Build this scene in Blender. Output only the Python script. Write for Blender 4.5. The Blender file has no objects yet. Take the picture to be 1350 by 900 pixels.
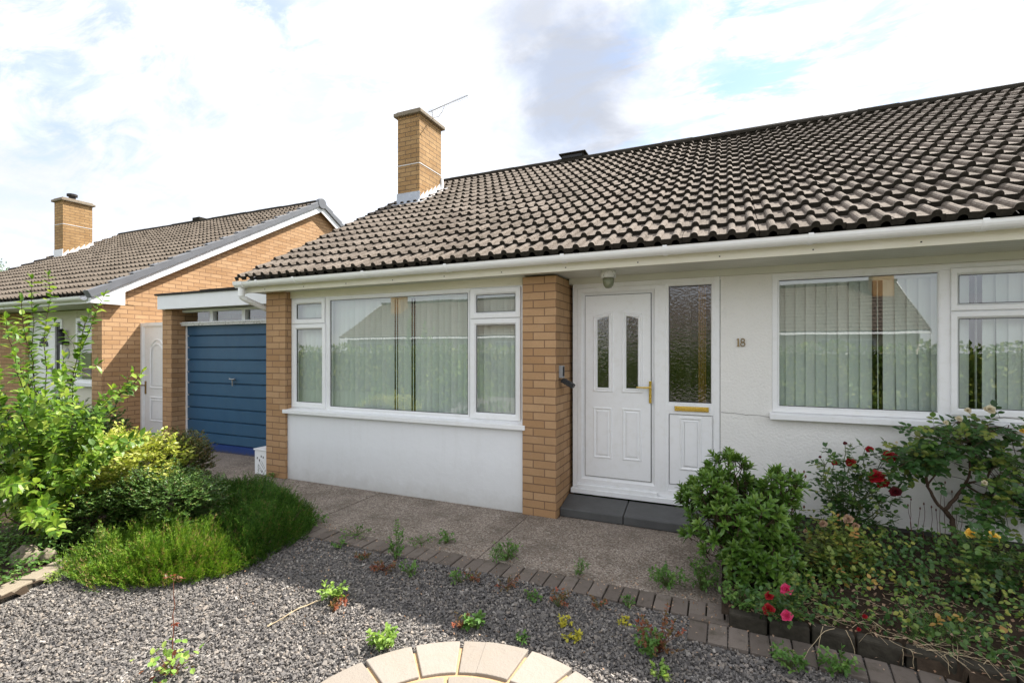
import bpy, math, random
import numpy as np
from mathutils import Vector, Matrix
random.seed(7); RNG = np.random.default_rng(11)
R = math.radians
scene = bpy.context.scene
COL = scene.collection

# ------------------------------------------------------------------ camera geometry (metres, camera 1.55 m above the path)
FPX, PHI, HOR, EYE = 637.5, R(23.8), 462.0, 1.55
CP, SP = math.cos(PHI), math.sin(PHI)
def at(px, py, d):
    a = (px-675)/FPX; b = (HOR-py)/FPX
    return Vector(((-SP+a*CP)*d, (CP+a*SP)*d, EYE+b*d))
def gnd(px, py, z=0.0):
    return at(px, py, (z-EYE)*FPX/(HOR-py))

# ------------------------------------------------------------------ materials
class NT:
    def __init__(s, name, is_world=False):
        if is_world:
            s.m = bpy.data.worlds.new(name)
        else:
            s.m = bpy.data.materials.new(name)
        s.m.use_nodes = True
        s.t = s.m.node_tree; s.t.nodes.clear()
    def n(s, typ, ins=None, **kw):
        nd = s.t.nodes.new(typ)
        for k, v in kw.items(): setattr(nd, k, v)
        for k, v in (ins or {}).items():
            if isinstance(v, bpy.types.NodeSocket): s.t.links.new(v, nd.inputs[k])
            else:
                if isinstance(v, tuple) and len(v) == 3 and nd.inputs[k].type == 'RGBA': v = (*v, 1)
                nd.inputs[k].default_value = v
        return nd
    def ramp(s, fac, stops, interp='LINEAR'):
        nd = s.n('ShaderNodeValToRGB', {'Fac': fac}); cr = nd.color_ramp; cr.interpolation = interp
        while len(cr.elements) > 1: cr.elements.remove(cr.elements[-1])
        for i, (p, c) in enumerate(stops):
            e = cr.elements[0] if i == 0 else cr.elements.new(p)
            e.position = p; e.color = (*c, 1) if len(c) == 3 else c
        return nd.outputs['Color']
    def mix(s, fac, a, b, mode='MIX'):
        nd = s.n('ShaderNodeMix', data_type='RGBA', blend_type=mode)
        for k, v in ((0, fac), (6, a), (7, b)):
            if isinstance(v, bpy.types.NodeSocket): s.t.links.new(v, nd.inputs[k])
            else: nd.inputs[k].default_value = (*v, 1) if isinstance(v, tuple) else v
        return nd.outputs[2]
    def math(s, op, a, b=0.0, c=0.0, clamp=False):
        nd = s.n('ShaderNodeMath', operation=op, use_clamp=clamp)
        for k, v in ((0, a), (1, b), (2, c)):
            if isinstance(v, bpy.types.NodeSocket): s.t.links.new(v, nd.inputs[k])
            else: nd.inputs[k].default_value = v
        return nd.outputs[0]
    def noise(s, vec, scale, detail=4, rough=.55, dist=0.0):
        return s.n('ShaderNodeTexNoise', {'Vector': vec, 'Scale': scale, 'Detail': detail, 'Roughness': rough, 'Distortion': dist}).outputs['Fac']
    def obj(s): return s.n('ShaderNodeNewGeometry').outputs['Position']
    def uv(s): return s.n('ShaderNodeUVMap').outputs['UV']
    def attr(s, name='rnd'): return s.n('ShaderNodeAttribute', attribute_name=name).outputs['Fac']
    def bump(s, h, strength=.5, dist=.01, normal=None):
        i = {'Height': h, 'Strength': strength, 'Distance': dist}
        if normal is not None: i['Normal'] = normal
        return s.n('ShaderNodeBump', i).outputs['Normal']
    def pbr(s, col, rough=.6, normal=None, spec=.5, metal=0.0, out=True, **kw):
        i = {'Base Color': col, 'Roughness': rough, 'Specular IOR Level': spec, 'Metallic': metal}
        if normal is not None: i['Normal'] = normal
        i.update(kw)
        b = s.n('ShaderNodeBsdfPrincipled', i)
        if out: s.out(b.outputs[0])
        return b.outputs[0]
    def out(s, sh): s.n('ShaderNodeOutputMaterial', {'Surface': sh}); return s.m

def plain(name, col, rough=.5, spec=.5, metal=0.0, var=.08, scale=6.0, bump=0.0, bscale=60.0):
    t = NT(name); p = t.obj()
    n = t.noise(p, scale, 5)
    lo = tuple(c*(1-var) for c in col); hi = tuple(min(1, c*(1+var)) for c in col)
    c = t.mix(n, lo, hi)
    nm = t.bump(t.noise(p, bscale, 3), bump, .004) if bump else None
    t.pbr(c, rough, nm, spec, metal); return t.m

def brick_mat(name, c1, c2, mortar, dirty=.0):
    t = NT(name); uv = t.uv(); p = t.obj()
    wob = t.n('ShaderNodeVectorMath', {0: uv, 1: t.n('ShaderNodeVectorMath', {0: t.n('ShaderNodeTexNoise', {'Vector': uv, 'Scale': 9.0}).outputs['Color'], 1: (.004, .004, 0)}, operation='MULTIPLY').outputs[0]}, operation='ADD').outputs[0]
    b = t.n('ShaderNodeTexBrick', {'Vector': wob, 'Color1': (0, 0, 0, 1), 'Color2': (1, 1, 1, 1), 'Mortar': (.5, .5, .5, 1), 'Scale': 1.0, 'Mortar Size': .0052,
                                   'Mortar Smooth': .25, 'Bias': 0.0, 'Brick Width': .225, 'Row Height': .075}, offset=.5)
    base = t.ramp(b.outputs['Color'], [(0, c1), (.5, tuple((x+y)/2 for x, y in zip(c1, c2))), (1, c2)])
    base = t.mix(t.math('MULTIPLY', t.noise(p, 60, 5, .7), .45), base, tuple(x*.55 for x in c1), 'MIX')
    base = t.mix(t.ramp(t.noise(p, 2.2, 5, .6), [(.35, (0, 0, 0)), (.8, (.35+dirty,)*3)]), base, tuple(x*.5 for x in c1))
    base = t.mix(t.ramp(t.noise(p, 6.5, 8, .78), [(.60, (0, 0, 0)), (.78, (.30,)*3)]), base, (.52, .47, .40))
    col = t.mix(b.outputs['Fac'], base, mortar)
    h = t.math('SUBTRACT', t.math('MULTIPLY', t.noise(p, 110, 4, .7), .35), b.outputs['Fac'])
    t.pbr(col, .88, t.bump(h, .8, .006), .2); return t.m

M = {}
M['brick'] = brick_mat('buff_brick', (.46, .27, .135), (.60, .385, .215), (.23, .14, .085))
M['brick_chim'] = brick_mat('chimney_brick', (.42, .25, .11), (.54, .35, .17), (.15, .105, .07), .35)

def m_render(name, col, bump, bscale, dirt):
    t = NT(name); p = t.obj()
    z = t.n('ShaderNodeSeparateXYZ', {0: p}).outputs[2]
    st = t.math('MULTIPLY', t.ramp(t.math('ADD', z, t.math('MULTIPLY', t.noise(p, 7, 6, .65), .25)), [(.10, (1, 1, 1)), (.30, (.35,)*3), (.62, (0, 0, 0))]), dirt)
    c = t.mix(t.noise(p, 1.6, 6, .6), tuple(x*.93 for x in col), col)
    c = t.mix(st, c, (.36, .33, .27))
    c = t.mix(t.math('MULTIPLY', t.ramp(t.noise(t.n('ShaderNodeMapping', {'Vector': p, 'Scale': (6, 6, .6)}).outputs[0], 2.2, 7, .7), [(.52, (0, 0, 0)), (.75, (1, 1, 1))]), .11), c, (.52, .51, .46))
    c = t.mix(t.math('MULTIPLY', t.ramp(t.noise(p, 22, 6, .7), [(.6, (0, 0, 0)), (.75, (1, 1, 1))]), .10), c, (.45, .44, .40))
    h = t.math('ADD', t.noise(p, bscale, 5, .6), t.math('MULTIPLY', t.noise(p, bscale*.22, 3), .7))
    t.pbr(c, .85, t.bump(h, bump, .012), .25); return t.m
M['render'] = m_render('textured_white_render', (.875, .86, .82), .6, 50, .5)
M['paint_wall'] = m_render('smooth_painted_wall', (.865, .875, .89), .22, 18, .5)
M['cream_wall'] = m_render('cream_render', (.72, .68, .57), .3, 60, .2)

t = NT('upvc'); p = t.obj()
t.pbr(t.mix(t.ramp(t.noise(p, 14, 6, .7), [(.5, (0, 0, 0)), (.8, (.5, .5, .5))]), (.88, .885, .89), (.74, .73, .68)), .28, t.bump(t.noise(p, 4, 2), .05, .004), .5); M['upvc'] = t.m
M['gutter'] = plain('gutter_plastic', (.89, .89, .88), .3, .5, var=.05)
t = NT('cream_paint'); p = t.obj()
c = t.mix(t.noise(p, 2.5, 5), (.78, .74, .60), (.85, .82, .71))
c = t.mix(t.ramp(t.noise(t.n('ShaderNodeMapping', {'Vector': p, 'Scale': (1, 1, 8)}).outputs[0], 5, 6, .7), [(.55, (0, 0, 0)), (.8, (.45,)*3)]), c, (.50, .48, .30))
t.pbr(c, .55, t.bump(t.noise(p, 50, 3), .15, .004), .3); M['cream'] = t.m
t = NT('soffit_board'); p = t.obj(); sx = t.n('ShaderNodeSeparateXYZ', {0: p})
g = t.math('LESS_THAN', t.math('FRACT', t.math('MULTIPLY', sx.outputs[1], 11.0)), .06)
t.pbr(t.mix(g, t.mix(t.noise(p, 3, 5), (.60, .60, .52), (.70, .69, .60)), (.35, .34, .28)), .5, None, .3); M['soffit'] = t.m
M['white_paint'] = plain('white_gloss_paint', (.84, .85, .86), .45, .4, var=.06, scale=9, bump=.2, bscale=30)
t = NT('peeling_paint'); p = t.obj()
t.pbr(t.mix(t.ramp(t.noise(p, 38, 6, .75), [(.56, (0, 0, 0)), (.60, (1, 1, 1))]), (.74, .74, .71), (.24, .22, .19)), .6, t.bump(t.noise(p, 38, 6, .75), .4, .004), .3); M['peel'] = t.m
M['black'] = plain('black_rubber', (.015, .015, .016), .5, .4)
M['brass'] = plain('polished_brass', (.72, .50, .12), .22, .5, 1.0, .05)
M['old_brass'] = plain('aged_brass', (.35, .24, .10), .45, .5, .7, .1)
M['steel'] = plain('grey_metal', (.42, .42, .42), .4, .5, .8)
M['grey_plastic'] = plain('grey_plastic', (.32, .33, .34), .45)
M['lead'] = plain('lead_flashing', (.42, .45, .50), .45, .5, .2, .25, 12, .3, 25)
M['lead_white'] = plain('oxidised_flashing', (.74, .75, .76), .55, .4, .0, .12, 14, .3, 25)
M['concrete_cap'] = plain('weathered_concrete', (.24, .20, .15), .9, .2, var=.5, scale=22, bump=.8, bscale=70)
M['felt'] = plain('roof_felt', (.045, .042, .04), .9, .2, var=.4, scale=20, bump=.5)
M['dryverge'] = plain('grey_verge_plastic', (.135, .142, .155), .5, .4, var=.25, scale=5)
M['slate'] = plain('slate_step', (.085, .085, .084), .55, .4, var=.35, scale=9, bump=.5, bscale=40)
M['plinth'] = plain('dark_plinth', (.07, .065, .06), .9, .2, var=.4, scale=15, bump=.6)
M['soil'] = plain('garden_soil', (.045, .032, .022), .95, .1, var=.6, scale=40, bump=1.0, bscale=90)
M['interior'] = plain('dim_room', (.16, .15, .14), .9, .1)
M['curtain'] = plain('amber_curtain', (.62, .33, .07), .8, .2, var=.2, scale=20)
M['mossy_kerb'] = plain('mossy_kerb', (.050, .044, .034), .95, .1, var=.7, scale=26, bump=1.0, bscale=70)
M['moss'] = plain('moss_joint', (.035, .032, .02), .95, .1, var=.6, scale=60, bump=1.0)

t = NT('blue_door_paint'); p = t.obj(); sz = t.n('ShaderNodeSeparateXYZ', {0: p}).outputs[2]
c = t.mix(t.noise(t.n('ShaderNodeMapping', {'Vector': p, 'Scale': (1, 1, .4)}).outputs[0], 6, 5, .6), (.028, .085, .165), (.045, .12, .21))
c = t.mix(t.math('LESS_THAN', sz, .115), c, (.022, .055, .20))
c = t.mix(t.math('MULTIPLY', t.ramp(t.noise(p, 9, 8, .75), [(.55, (0, 0, 0)), (.72, (1, 1, 1))]), .35), c, (.10, .14, .17))
c = t.mix(t.ramp(t.math('ADD', sz, t.math('MULTIPLY', t.noise(p, 30, 5, .7), .16)), [(.06, (1, 1, 1)), (.12, (0, 0, 0))]), c, (.09, .08, .07))
t.pbr(c, .42, t.bump(t.noise(p, 26, 4), .12, .003), .4); M['blue'] = t.m

def tile_mat(name, a, b, dark):
    t = NT(name); p = t.obj(); r = t.attr()
    c = t.mix(t.math('ADD', t.math('MULTIPLY', r, .65), t.math('MULTIPLY', t.math('SUBTRACT', t.noise(p, 1.3, 6, .65), .25), .8)), a, b)
    c = t.mix(t.ramp(t.noise(p, 4.5, 8, .75), [(.56, (0, 0, 0)), (.68, (.75,)*3)]), c, tuple(x*.55 for x in a))
    c = t.mix(t.ramp(t.noise(p, 35, 6, .75), [(.38, (0, 0, 0)), (.72, (1, 1, 1))]), tuple(0 for _ in a), c, 'MIX') if False else c
    c = t.mix(t.ramp(t.noise(p, 42, 7, .8), [(.40, (.75,)*3), (.62, (0, 0, 0))]), c, tuple(x*.62 for x in a))
    c = t.mix(t.ramp(t.noise(p, 9, 7, .72), [(.55, (0, 0, 0)), (.66, (.8,)*3)]), c, dark)
    c = t.mix(t.ramp(t.noise(p, 130, 3, .6), [(.62, (0, 0, 0)), (.70, (.6,)*3)]), c, (.50, .48, .40))
    h = t.math('ADD', t.noise(p, 150, 4, .7), t.noise(p, 30, 4, .7))
    t.pbr(c, .93, t.bump(h, .55, .006), .15); return t.m
M['tile'] = tile_mat('brown_concrete_tile', (.140, .114, .092), (.285, .240, .200), (.070, .060, .042))
M['tile_n'] = tile_mat('neighbour_roof_tile', (.150, .122, .096), (.240, .200, .160), (.09, .072, .052))
M['tile_edge'] = plain('mossy_shaded_tile_edge', (.030, .026, .020), .95, .1, var=.7, scale=50, bump=.8)  # moss colour, with the shade of the tile lips darkened into it

def glass_mat(name, tint, ior, bumpv=0.0, bscale=40, rough=0.0, det=1):
    t = NT(name); p = t.obj()
    nm = t.bump(t.noise(p, bscale, det, .5), bumpv, .01) if bumpv else None
    gi = {'Color': (1, 1, 1, 1), 'Roughness': rough}; fi = {'IOR': ior}
    if nm is not None: gi['Normal'] = nm
    g = t.n('ShaderNodeBsdfGlossy', gi); tr = t.n('ShaderNodeBsdfTransparent', {'Color': (*tint, 1)})
    ge = t.n('ShaderNodeNewGeometry'); dt = t.n('ShaderNodeVectorMath', {0: ge.outputs['Incoming'], 1: nm if nm is not None else ge.outputs['Normal']}, operation='DOT_PRODUCT').outputs['Value']
    k = t.math('POWER', t.math('SUBTRACT', 1.0, t.math('ABSOLUTE', dt), clamp=True), 5.0)
    f = t.math('ADD', ior, t.math('MULTIPLY', k, 1-ior), clamp=True)
    mx = t.n('ShaderNodeMixShader', {0: f, 1: tr.outputs[0], 2: g.outputs[0]})
    t.out(mx.outputs[0]); return t.m
M['glass'] = glass_mat('double_glazing', (.90, .95, .92), .17, .035, 2.6)
M['glass_obscure'] = glass_mat('patterned_glass', (.45, .46, .44), .15, .16, 42, .0, 2)
M['lamp_glass'] = plain('green_bowl_glass', (.20, .21, .13), .12, .6, var=.3, scale=40)

t = NT('vertical_blind_fabric'); p = t.obj(); r = t.attr()
c = t.mix(r, (.78, .83, .79), (.88, .90, .87))
d = t.n('ShaderNodeBsdfDiffuse', {'Color': c}); tl = t.n('ShaderNodeBsdfTranslucent', {'Color': c})
t.out(t.n('ShaderNodeMixShader', {0: .25, 1: d.outputs[0], 2: tl.outputs[0]}).outputs[0]); M['blind'] = t.m

t = NT('exposed_aggregate_path'); p = t.obj()
v = t.n('ShaderNodeTexVoronoi', {'Vector': p, 'Scale': 105.0})
sp = t.n('ShaderNodeSeparateColor', {0: v.outputs['Color']}).outputs[0]
c = t.ramp(sp, [(0, (.13, .102, .080)), (.45, (.28, .228, .182)), (.8, (.365, .305, .25)), (1, (.50, .45, .39))])
c = t.mix(t.ramp(t.noise(p, 2.6, 9, .75), [(.32, (.75,)*3), (.58, (0, 0, 0))]), c, (.11, .088, .068))
c = t.mix(t.ramp(t.noise(p, 14, 8, .8), [(.60, (0, 0, 0)), (.72, (.7,)*3)]), c, (.075, .062, .045))
c = t.mix(t.ramp(t.noise(p, 1.3, 4, .5), [(.45, (0, 0, 0)), (.7, (.35,)*3)]), c, (.30, .25, .215))
h = t.math('ADD', t.math('MULTIPLY', v.outputs['Distance'], -1.0), t.math('MULTIPLY', t.noise(p, 24, 5, .7), 1.2))
t.pbr(c, .92, t.bump(h, 1.0, .006), .2); M['path'] = t.m

t = NT('concrete_block'); p = t.obj(); r = t.attr()
c = t.mix(r, (.155, .125, .100), (.27, .222, .182))
c = t.mix(t.noise(p, 160, 4, .8), tuple(x*.6 for x in (.2, .17, .15)), c)
c = t.mix(t.ramp(t.noise(p, 11, 6, .7), [(.52, (0, 0, 0)), (.7, (.7,)*3)]), c, (.07, .06, .04))
t.pbr(c, .93, t.bump(t.noise(p, 180, 4, .8), .8, .004), .15); M['block'] = t.m
t = NT('sandy_block'); p = t.obj(); r = t.attr()
c = t.mix(r, (.36, .30, .22), (.46, .39, .30)); c = t.mix(t.noise(p, 120, 4, .8), (.2, .17, .13), c)
t.pbr(c, .9, t.bump(t.noise(p, 150, 4, .8), .7, .004), .2); M['sandblock'] = t.m
t = NT('patio_stone'); p = t.obj(); r = t.attr()
c = t.mix(r, (.255, .222, .187), (.315, .275, .234))
c = t.mix(t.ramp(t.noise(p, 5, 7, .7, 1.2), [(.45, (0, 0, 0)), (.7, (.55,)*3)]), c, (.27, .23, .18))
c = t.mix(t.ramp(t.noise(p, 12, 9, .85, .8), [(.60, (0, 0, 0)), (.66, (.6,)*3)]), c, (.16, .135, .11))
h = t.math('ADD', t.noise(p, 7, 6, .7), t.math('MULTIPLY', t.noise(p, 90, 3), .15))
t.pbr(c, .85, t.bump(h, .5, .02), .2); M['patio'] = t.m
M['sand'] = plain('sand_mortar', (.44, .30, .17), .95, .1, var=.2, scale=40, bump=.7, bscale=120)

t = NT('gravel_stone'); p = t.obj(); r = t.attr()
c = t.ramp(r, [(0, (.042, .039, .037)), (.25, (.105, .097, .090)), (.50, (.21, .192, .173)), (.72, (.32, .283, .24)), (.90, (.42, .345, .27)), (1, (.60, .55, .49))])
c = t.mix(t.noise(p, 220, 4, .7), tuple(x*.55 for x in (.25, .23, .22)), c)
t.pbr(c, .85, t.bump(t.noise(p, 260, 3), .3, .002), .3); M['stone'] = t.m
t = NT('gravel_base'); p = t.obj()
v = t.n('ShaderNodeTexVoronoi', {'Vector': p, 'Scale': 75.0}); sp = t.n('ShaderNodeSeparateColor', {0: v.outputs['Color']}).outputs[0]
t.pbr(t.ramp(sp, [(0, (.05, .048, .045)), (.5, (.17, .16, .15)), (.85, (.33, .30, .27)), (1, (.5, .47, .43))]), .9, t.bump(t.math('MULTIPLY', v.outputs['Distance'], -1), 1.0, .012), .2); M['gravel_base'] = t.m
t = NT('lawn_ground'); p = t.obj()
t.pbr(t.mix(t.noise(p, .8, 6, .6), (.035, .06, .018), (.075, .10, .035)), .95, t.bump(t.noise(p, 30, 4), .8, .03), .1); M['ground'] = t.m
M['asphalt'] = plain('asphalt', (.055, .055, .057), .9, .2, var=.2, scale=30, bump=.5, bscale=150)

def leaf_mat(name, stops, rough=.45, trans=.35, spec=.4):
    t = NT(name); r = t.attr(); c = t.ramp(r, stops)
    p = t.pbr(c, rough, None, spec, out=False)
    tc = t.mix(.5, c, t.mix(1.0, c, (1.0, 1.0, .35), 'MULTIPLY'))
    tl = t.n('ShaderNodeBsdfTranslucent', {'Color': tc})
    t.out(t.n('ShaderNodeMixShader', {0: trans, 1: p, 2: tl.outputs[0]}).outputs[0]); return t.m
M['l_big'] = leaf_mat('light_green_leaf', [(0, (.055, .13, .014)), (.35, (.13, .25, .025)), (.75, (.24, .38, .045)), (1, (.40, .48, .08))], .4, .45)
M['l_gold'] = leaf_mat('golden_variegated_leaf', [(0, (.16, .26, .03)), (.4, (.42, .46, .07)), (1, (.66, .64, .20))], .4, .35)
M['l_dark'] = leaf_mat('dark_shrub_leaf', [(0, (.035, .085, .016)), (.6, (.09, .18, .035)), (.92, (.16, .26, .055)), (1, (.20, .15, .06))], .4, .25)
M['l_red'] = leaf_mat('bronze_shrub_leaf', [(0, (.055, .085, .020)), (.6, (.13, .155, .04)), (1, (.28, .16, .07))], .5, .3)
M['l_heath'] = leaf_mat('heath_needle', [(0, (.055, .125, .010)), (.5, (.135, .265, .018)), (.88, (.25, .36, .035)), (.94, (.30, .22, .07)), (1, (.34, .24, .10))], .6, .35)
M['l_heath2'] = leaf_mat('shaded_heath_needle', [(0, (.030, .080, .010)), (.6, (.065, .155, .016)), (.93, (.12, .24, .028)), (1, (.20, .15, .06))], .6, .3)  # same heather as the sunlit one, its shade put into the colour
M['l_pieris'] = leaf_mat('glossy_whorl_leaf', [(0, (.055, .125, .018)), (.5, (.115, .225, .032)), (1, (.25, .36, .08))], .28, .25, .5)
M['l_rose'] = leaf_mat('rose_leaf', [(0, (.026, .070, .016)), (.5, (.050, .120, .024)), (.85, (.11, .19, .036)), (1, (.22, .25, .05))], .35, .25)
M['l_rose_y'] = leaf_mat('pale_rose_leaf', [(0, (.11, .19, .035)), (.6, (.21, .28, .06)), (.9, (.36, .36, .07)), (1, (.42, .20, .06))], .4, .3)
M['l_weed'] = leaf_mat('weed_leaf', [(0, (.07, .16, .03)), (.6, (.12, .25, .05)), (1, (.22, .34, .08))], .5, .35)
M['l_weed_b'] = leaf_mat('bright_weed_leaf', [(0, (.16, .30, .05)), (.6, (.30, .45, .09)), (1, (.46, .55, .14))], .5, .4)
M['l_weed_r'] = leaf_mat('rusty_weed_leaf', [(0, (.10, .10, .03)), (.5, (.20, .10, .04)), (1, (.36, .09, .05))], .5, .3)
M['l_hedge'] = leaf_mat('hedge_leaf', [(0, (.06, .13, .02)), (.5, (.14, .22, .035)), (1, (.33, .36, .07))], .5, .3)
M['l_tree'] = leaf_mat('tree_leaf', [(0, (.06, .12, .02)), (.5, (.10, .18, .03)), (1, (.16, .24, .05))], .5, .3)
M['l_yel'] = leaf_mat('yellowed_leaf', [(0, (.40, .38, .04)), (1, (.60, .52, .06))], .5, .3)
M['petal_red'] = leaf_mat('dark_red_petal', [(0, (.20, .004, .008)), (1, (.42, .008, .016))], .5, .2)
M['petal_deep'] = leaf_mat('maroon_petal', [(0, (.06, .004, .008)), (1, (.14, .008, .014))], .6, .15)
M['petal_pink'] = leaf_mat('pink_petal', [(0, (.62, .02, .12)), (1, (.85, .10, .25))], .5, .25)
M['petal_yel'] = leaf_mat('yellow_petal', [(0, (.80, .42, .03)), (1, (.90, .68, .14))], .5, .25)
M['petal_cream'] = leaf_mat('faded_petal', [(0, (.55, .46, .30)), (1, (.78, .72, .55))], .6, .25)
M['petal_dead'] = leaf_mat('dry_flower', [(0, (.30, .17, .10)), (1, (.55, .38, .26))], .8, .2)
M['bark'] = plain('brown_bark', (.085, .055, .038), .9, .2, var=.4, scale=30, bump=.8)
M['stem_green'] = plain('green_stem', (.10, .13, .04), .7, .3, var=.3, scale=30)
M['stem_red'] = plain('reddish_stem', (.16, .06, .035), .7, .3, var=.3, scale=30)
M['straw'] = plain('dry_straw', (.48, .38, .24), .85, .2, var=.35, scale=20)

# ------------------------------------------------------------------ mesh helpers
class MB:
    def __init__(s): s.v = []; s.f = []; s.m = []; s.r = []; s.parts = []
    def add(s, vs, fs, mi=0, rnd=None):
        s.parts.append((list(vs), list(fs), mi))
        o = len(s.v); s.v.extend([tuple(v) for v in vs])
        rr = random.random() if rnd is None else rnd
        for f in fs: s.f.append(tuple(i+o for i in f)); s.m.append(mi); s.r.append(rr)
        return s
    def box(s, x0, x1, y0, y1, z0, z1, mi=0, rnd=None, mat=None):
        vs = [(x, y, z) for x in (x0, x1) for y in (y0, y1) for z in (z0, z1)]
        if mat is not None: vs = [mat @ Vector(v) for v in vs]
        return s.add(vs, [(0, 1, 3, 2), (4, 6, 7, 5), (0, 4, 5, 1), (2, 3, 7, 6), (0, 2, 6, 4), (1, 5, 7, 3)], mi, rnd)
    def tube(s, pts, r0, r1=None, n=6, mi=0, cap=True):
        r1 = r0 if r1 is None else r1
        pts = [Vector(p) for p in pts]; rings = []
        for i, p in enumerate(pts):
            d = (pts[min(i+1, len(pts)-1)]-pts[max(i-1, 0)])
            d = d.normalized() if d.length > 1e-9 else Vector((0, 0, 1))
            a = Vector((0, 0, 1)) if abs(d.z) < .9 else Vector((1, 0, 0))
            u = d.cross(a).normalized(); w = d.cross(u)
            r = r0+(r1-r0)*i/max(1, len(pts)-1)
            rings.append([p+(u*math.cos(2*math.pi*k/n)+w*math.sin(2*math.pi*k/n))*r for k in range(n)])
        vs = [v for rg in rings for v in rg]; fs = []
        for i in range(len(pts)-1):
            for k in range(n):
                a = i*n+k; b = i*n+(k+1) % n; fs.append((a, b, b+n, a+n))
        if cap: fs += [tuple(range(n))[::-1], tuple(range((len(pts)-1)*n, len(pts)*n))]
        return s.add(vs, fs, mi)
    def lathe(s, c, prof, n=16, mi=0, axis='z'):
        vs = []
        for r, h in prof:
            for k in range(n):
                a = 2*math.pi*k/n
                vs.append((c[0]+r*math.cos(a), c[1]+r*math.sin(a), c[2]+h))
        fs = []
        for i in range(len(prof)-1):
            for k in range(n): a = i*n+k; b = i*n+(k+1) % n; fs.append((a, b, b+n, a+n))
        fs += [tuple(range(n))[::-1], tuple(range((len(prof)-1)*n, len(prof)*n))]
        return s.add(vs, fs, mi)
    def prism(s, poly, axis, a0, a1, mi=0):       # poly in the two other axes
        def mk(p, a): return {'x': (a, p[0], p[1]), 'y': (p[0], a, p[1]), 'z': (p[0], p[1], a)}[axis]
        n = len(poly); vs = [mk(p, a0) for p in poly]+[mk(p, a1) for p in poly]
        return s.add(vs, [tuple(range(n))[::-1], tuple(range(n, 2*n))]+[(k, (k+1) % n, (k+1) % n+n, k+n) for k in range(n)], mi)
    def ring(s, poly, prof, mi=0, segs=None):     # poly: (x,z) counter-clockwise, prof: (inset, y)
        n = len(poly)
        def inset(d):
            out = []
            for i in range(n):
                p0 = Vector(poly[i-1]); p1 = Vector(poly[i]); p2 = Vector(poly[(i+1) % n])
                d1 = (p1-p0).normalized(); d2 = (p2-p1).normalized()
                n1 = Vector((-d1.y, d1.x)); n2 = Vector((-d2.y, d2.x))
                k = d/(1+n1.dot(n2)); out.append(p1+(n1+n2)*k)
            return out
        rows = [[(q.x, y, q.y) for q in inset(i)] for i, y in prof]
        vs = [v for r in rows for v in r]; fs = []
        for i in range(len(rows)-1):
            for k in range(n): a = i*n+k; b = i*n+(k+1) % n; fs.append((a, b, b+n, a+n))
        return s.add(vs, fs, mi)

ROOTW = {}
def mesh_from(name, v, f_idx, f_len, mats, mi=None, rnd=None, smooth=False, uvs=True):
    me = bpy.data.meshes.new(name)
    v = np.asarray(v, dtype=np.float32).reshape(-1, 3); f_idx = np.asarray(f_idx, dtype=np.int32); f_len = np.asarray(f_len, dtype=np.int32)
    me.vertices.add(len(v)); me.vertices.foreach_set('co', v.ravel())
    me.loops.add(len(f_idx)); me.loops.foreach_set('vertex_index', f_idx)
    st = np.concatenate([[0], np.cumsum(f_len)[:-1]]).astype(np.int32)
    me.polygons.add(len(f_len)); me.polygons.foreach_set('loop_start', st)
    if mi is not None: me.polygons.foreach_set('material_index', np.asarray(mi, dtype=np.int32))
    me.polygons.foreach_set('use_smooth', np.full(len(f_len), smooth))
    if rnd is not None:
        a = me.attributes.new('rnd', 'FLOAT', 'FACE'); a.data.foreach_set('value', np.asarray(rnd, dtype=np.float32))
    me.update(calc_edges=True); me.validate()
    for m in mats: me.materials.append(m)
    return me
def add_uv(me, off):
    nl = len(me.loops); vi = np.empty(nl, dtype=np.int32); me.loops.foreach_get('vertex_index', vi)
    co = np.empty(len(me.vertices)*3, dtype=np.float32); me.vertices.foreach_get('co', co); co = co.reshape(-1, 3)+np.array(off, dtype=np.float32)
    pn = np.empty(len(me.polygons)*3, dtype=np.float32); me.polygons.foreach_get('normal', pn); pn = np.abs(pn.reshape(-1, 3))
    ll = np.empty(len(me.polygons), dtype=np.int32); me.polygons.foreach_get('loop_total', ll)
    n = np.repeat(pn, ll, axis=0); c = co[vi]; ax = n.argmax(1)
    uv = np.where((ax == 0)[:, None], c[:, [1, 2]], np.where((ax == 1)[:, None], c[:, [0, 2]], c[:, [0, 1]])).astype(np.float32)
    l = me.uv_layers.new(name='UVMap'); l.data.foreach_set('uv', uv.ravel())

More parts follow.
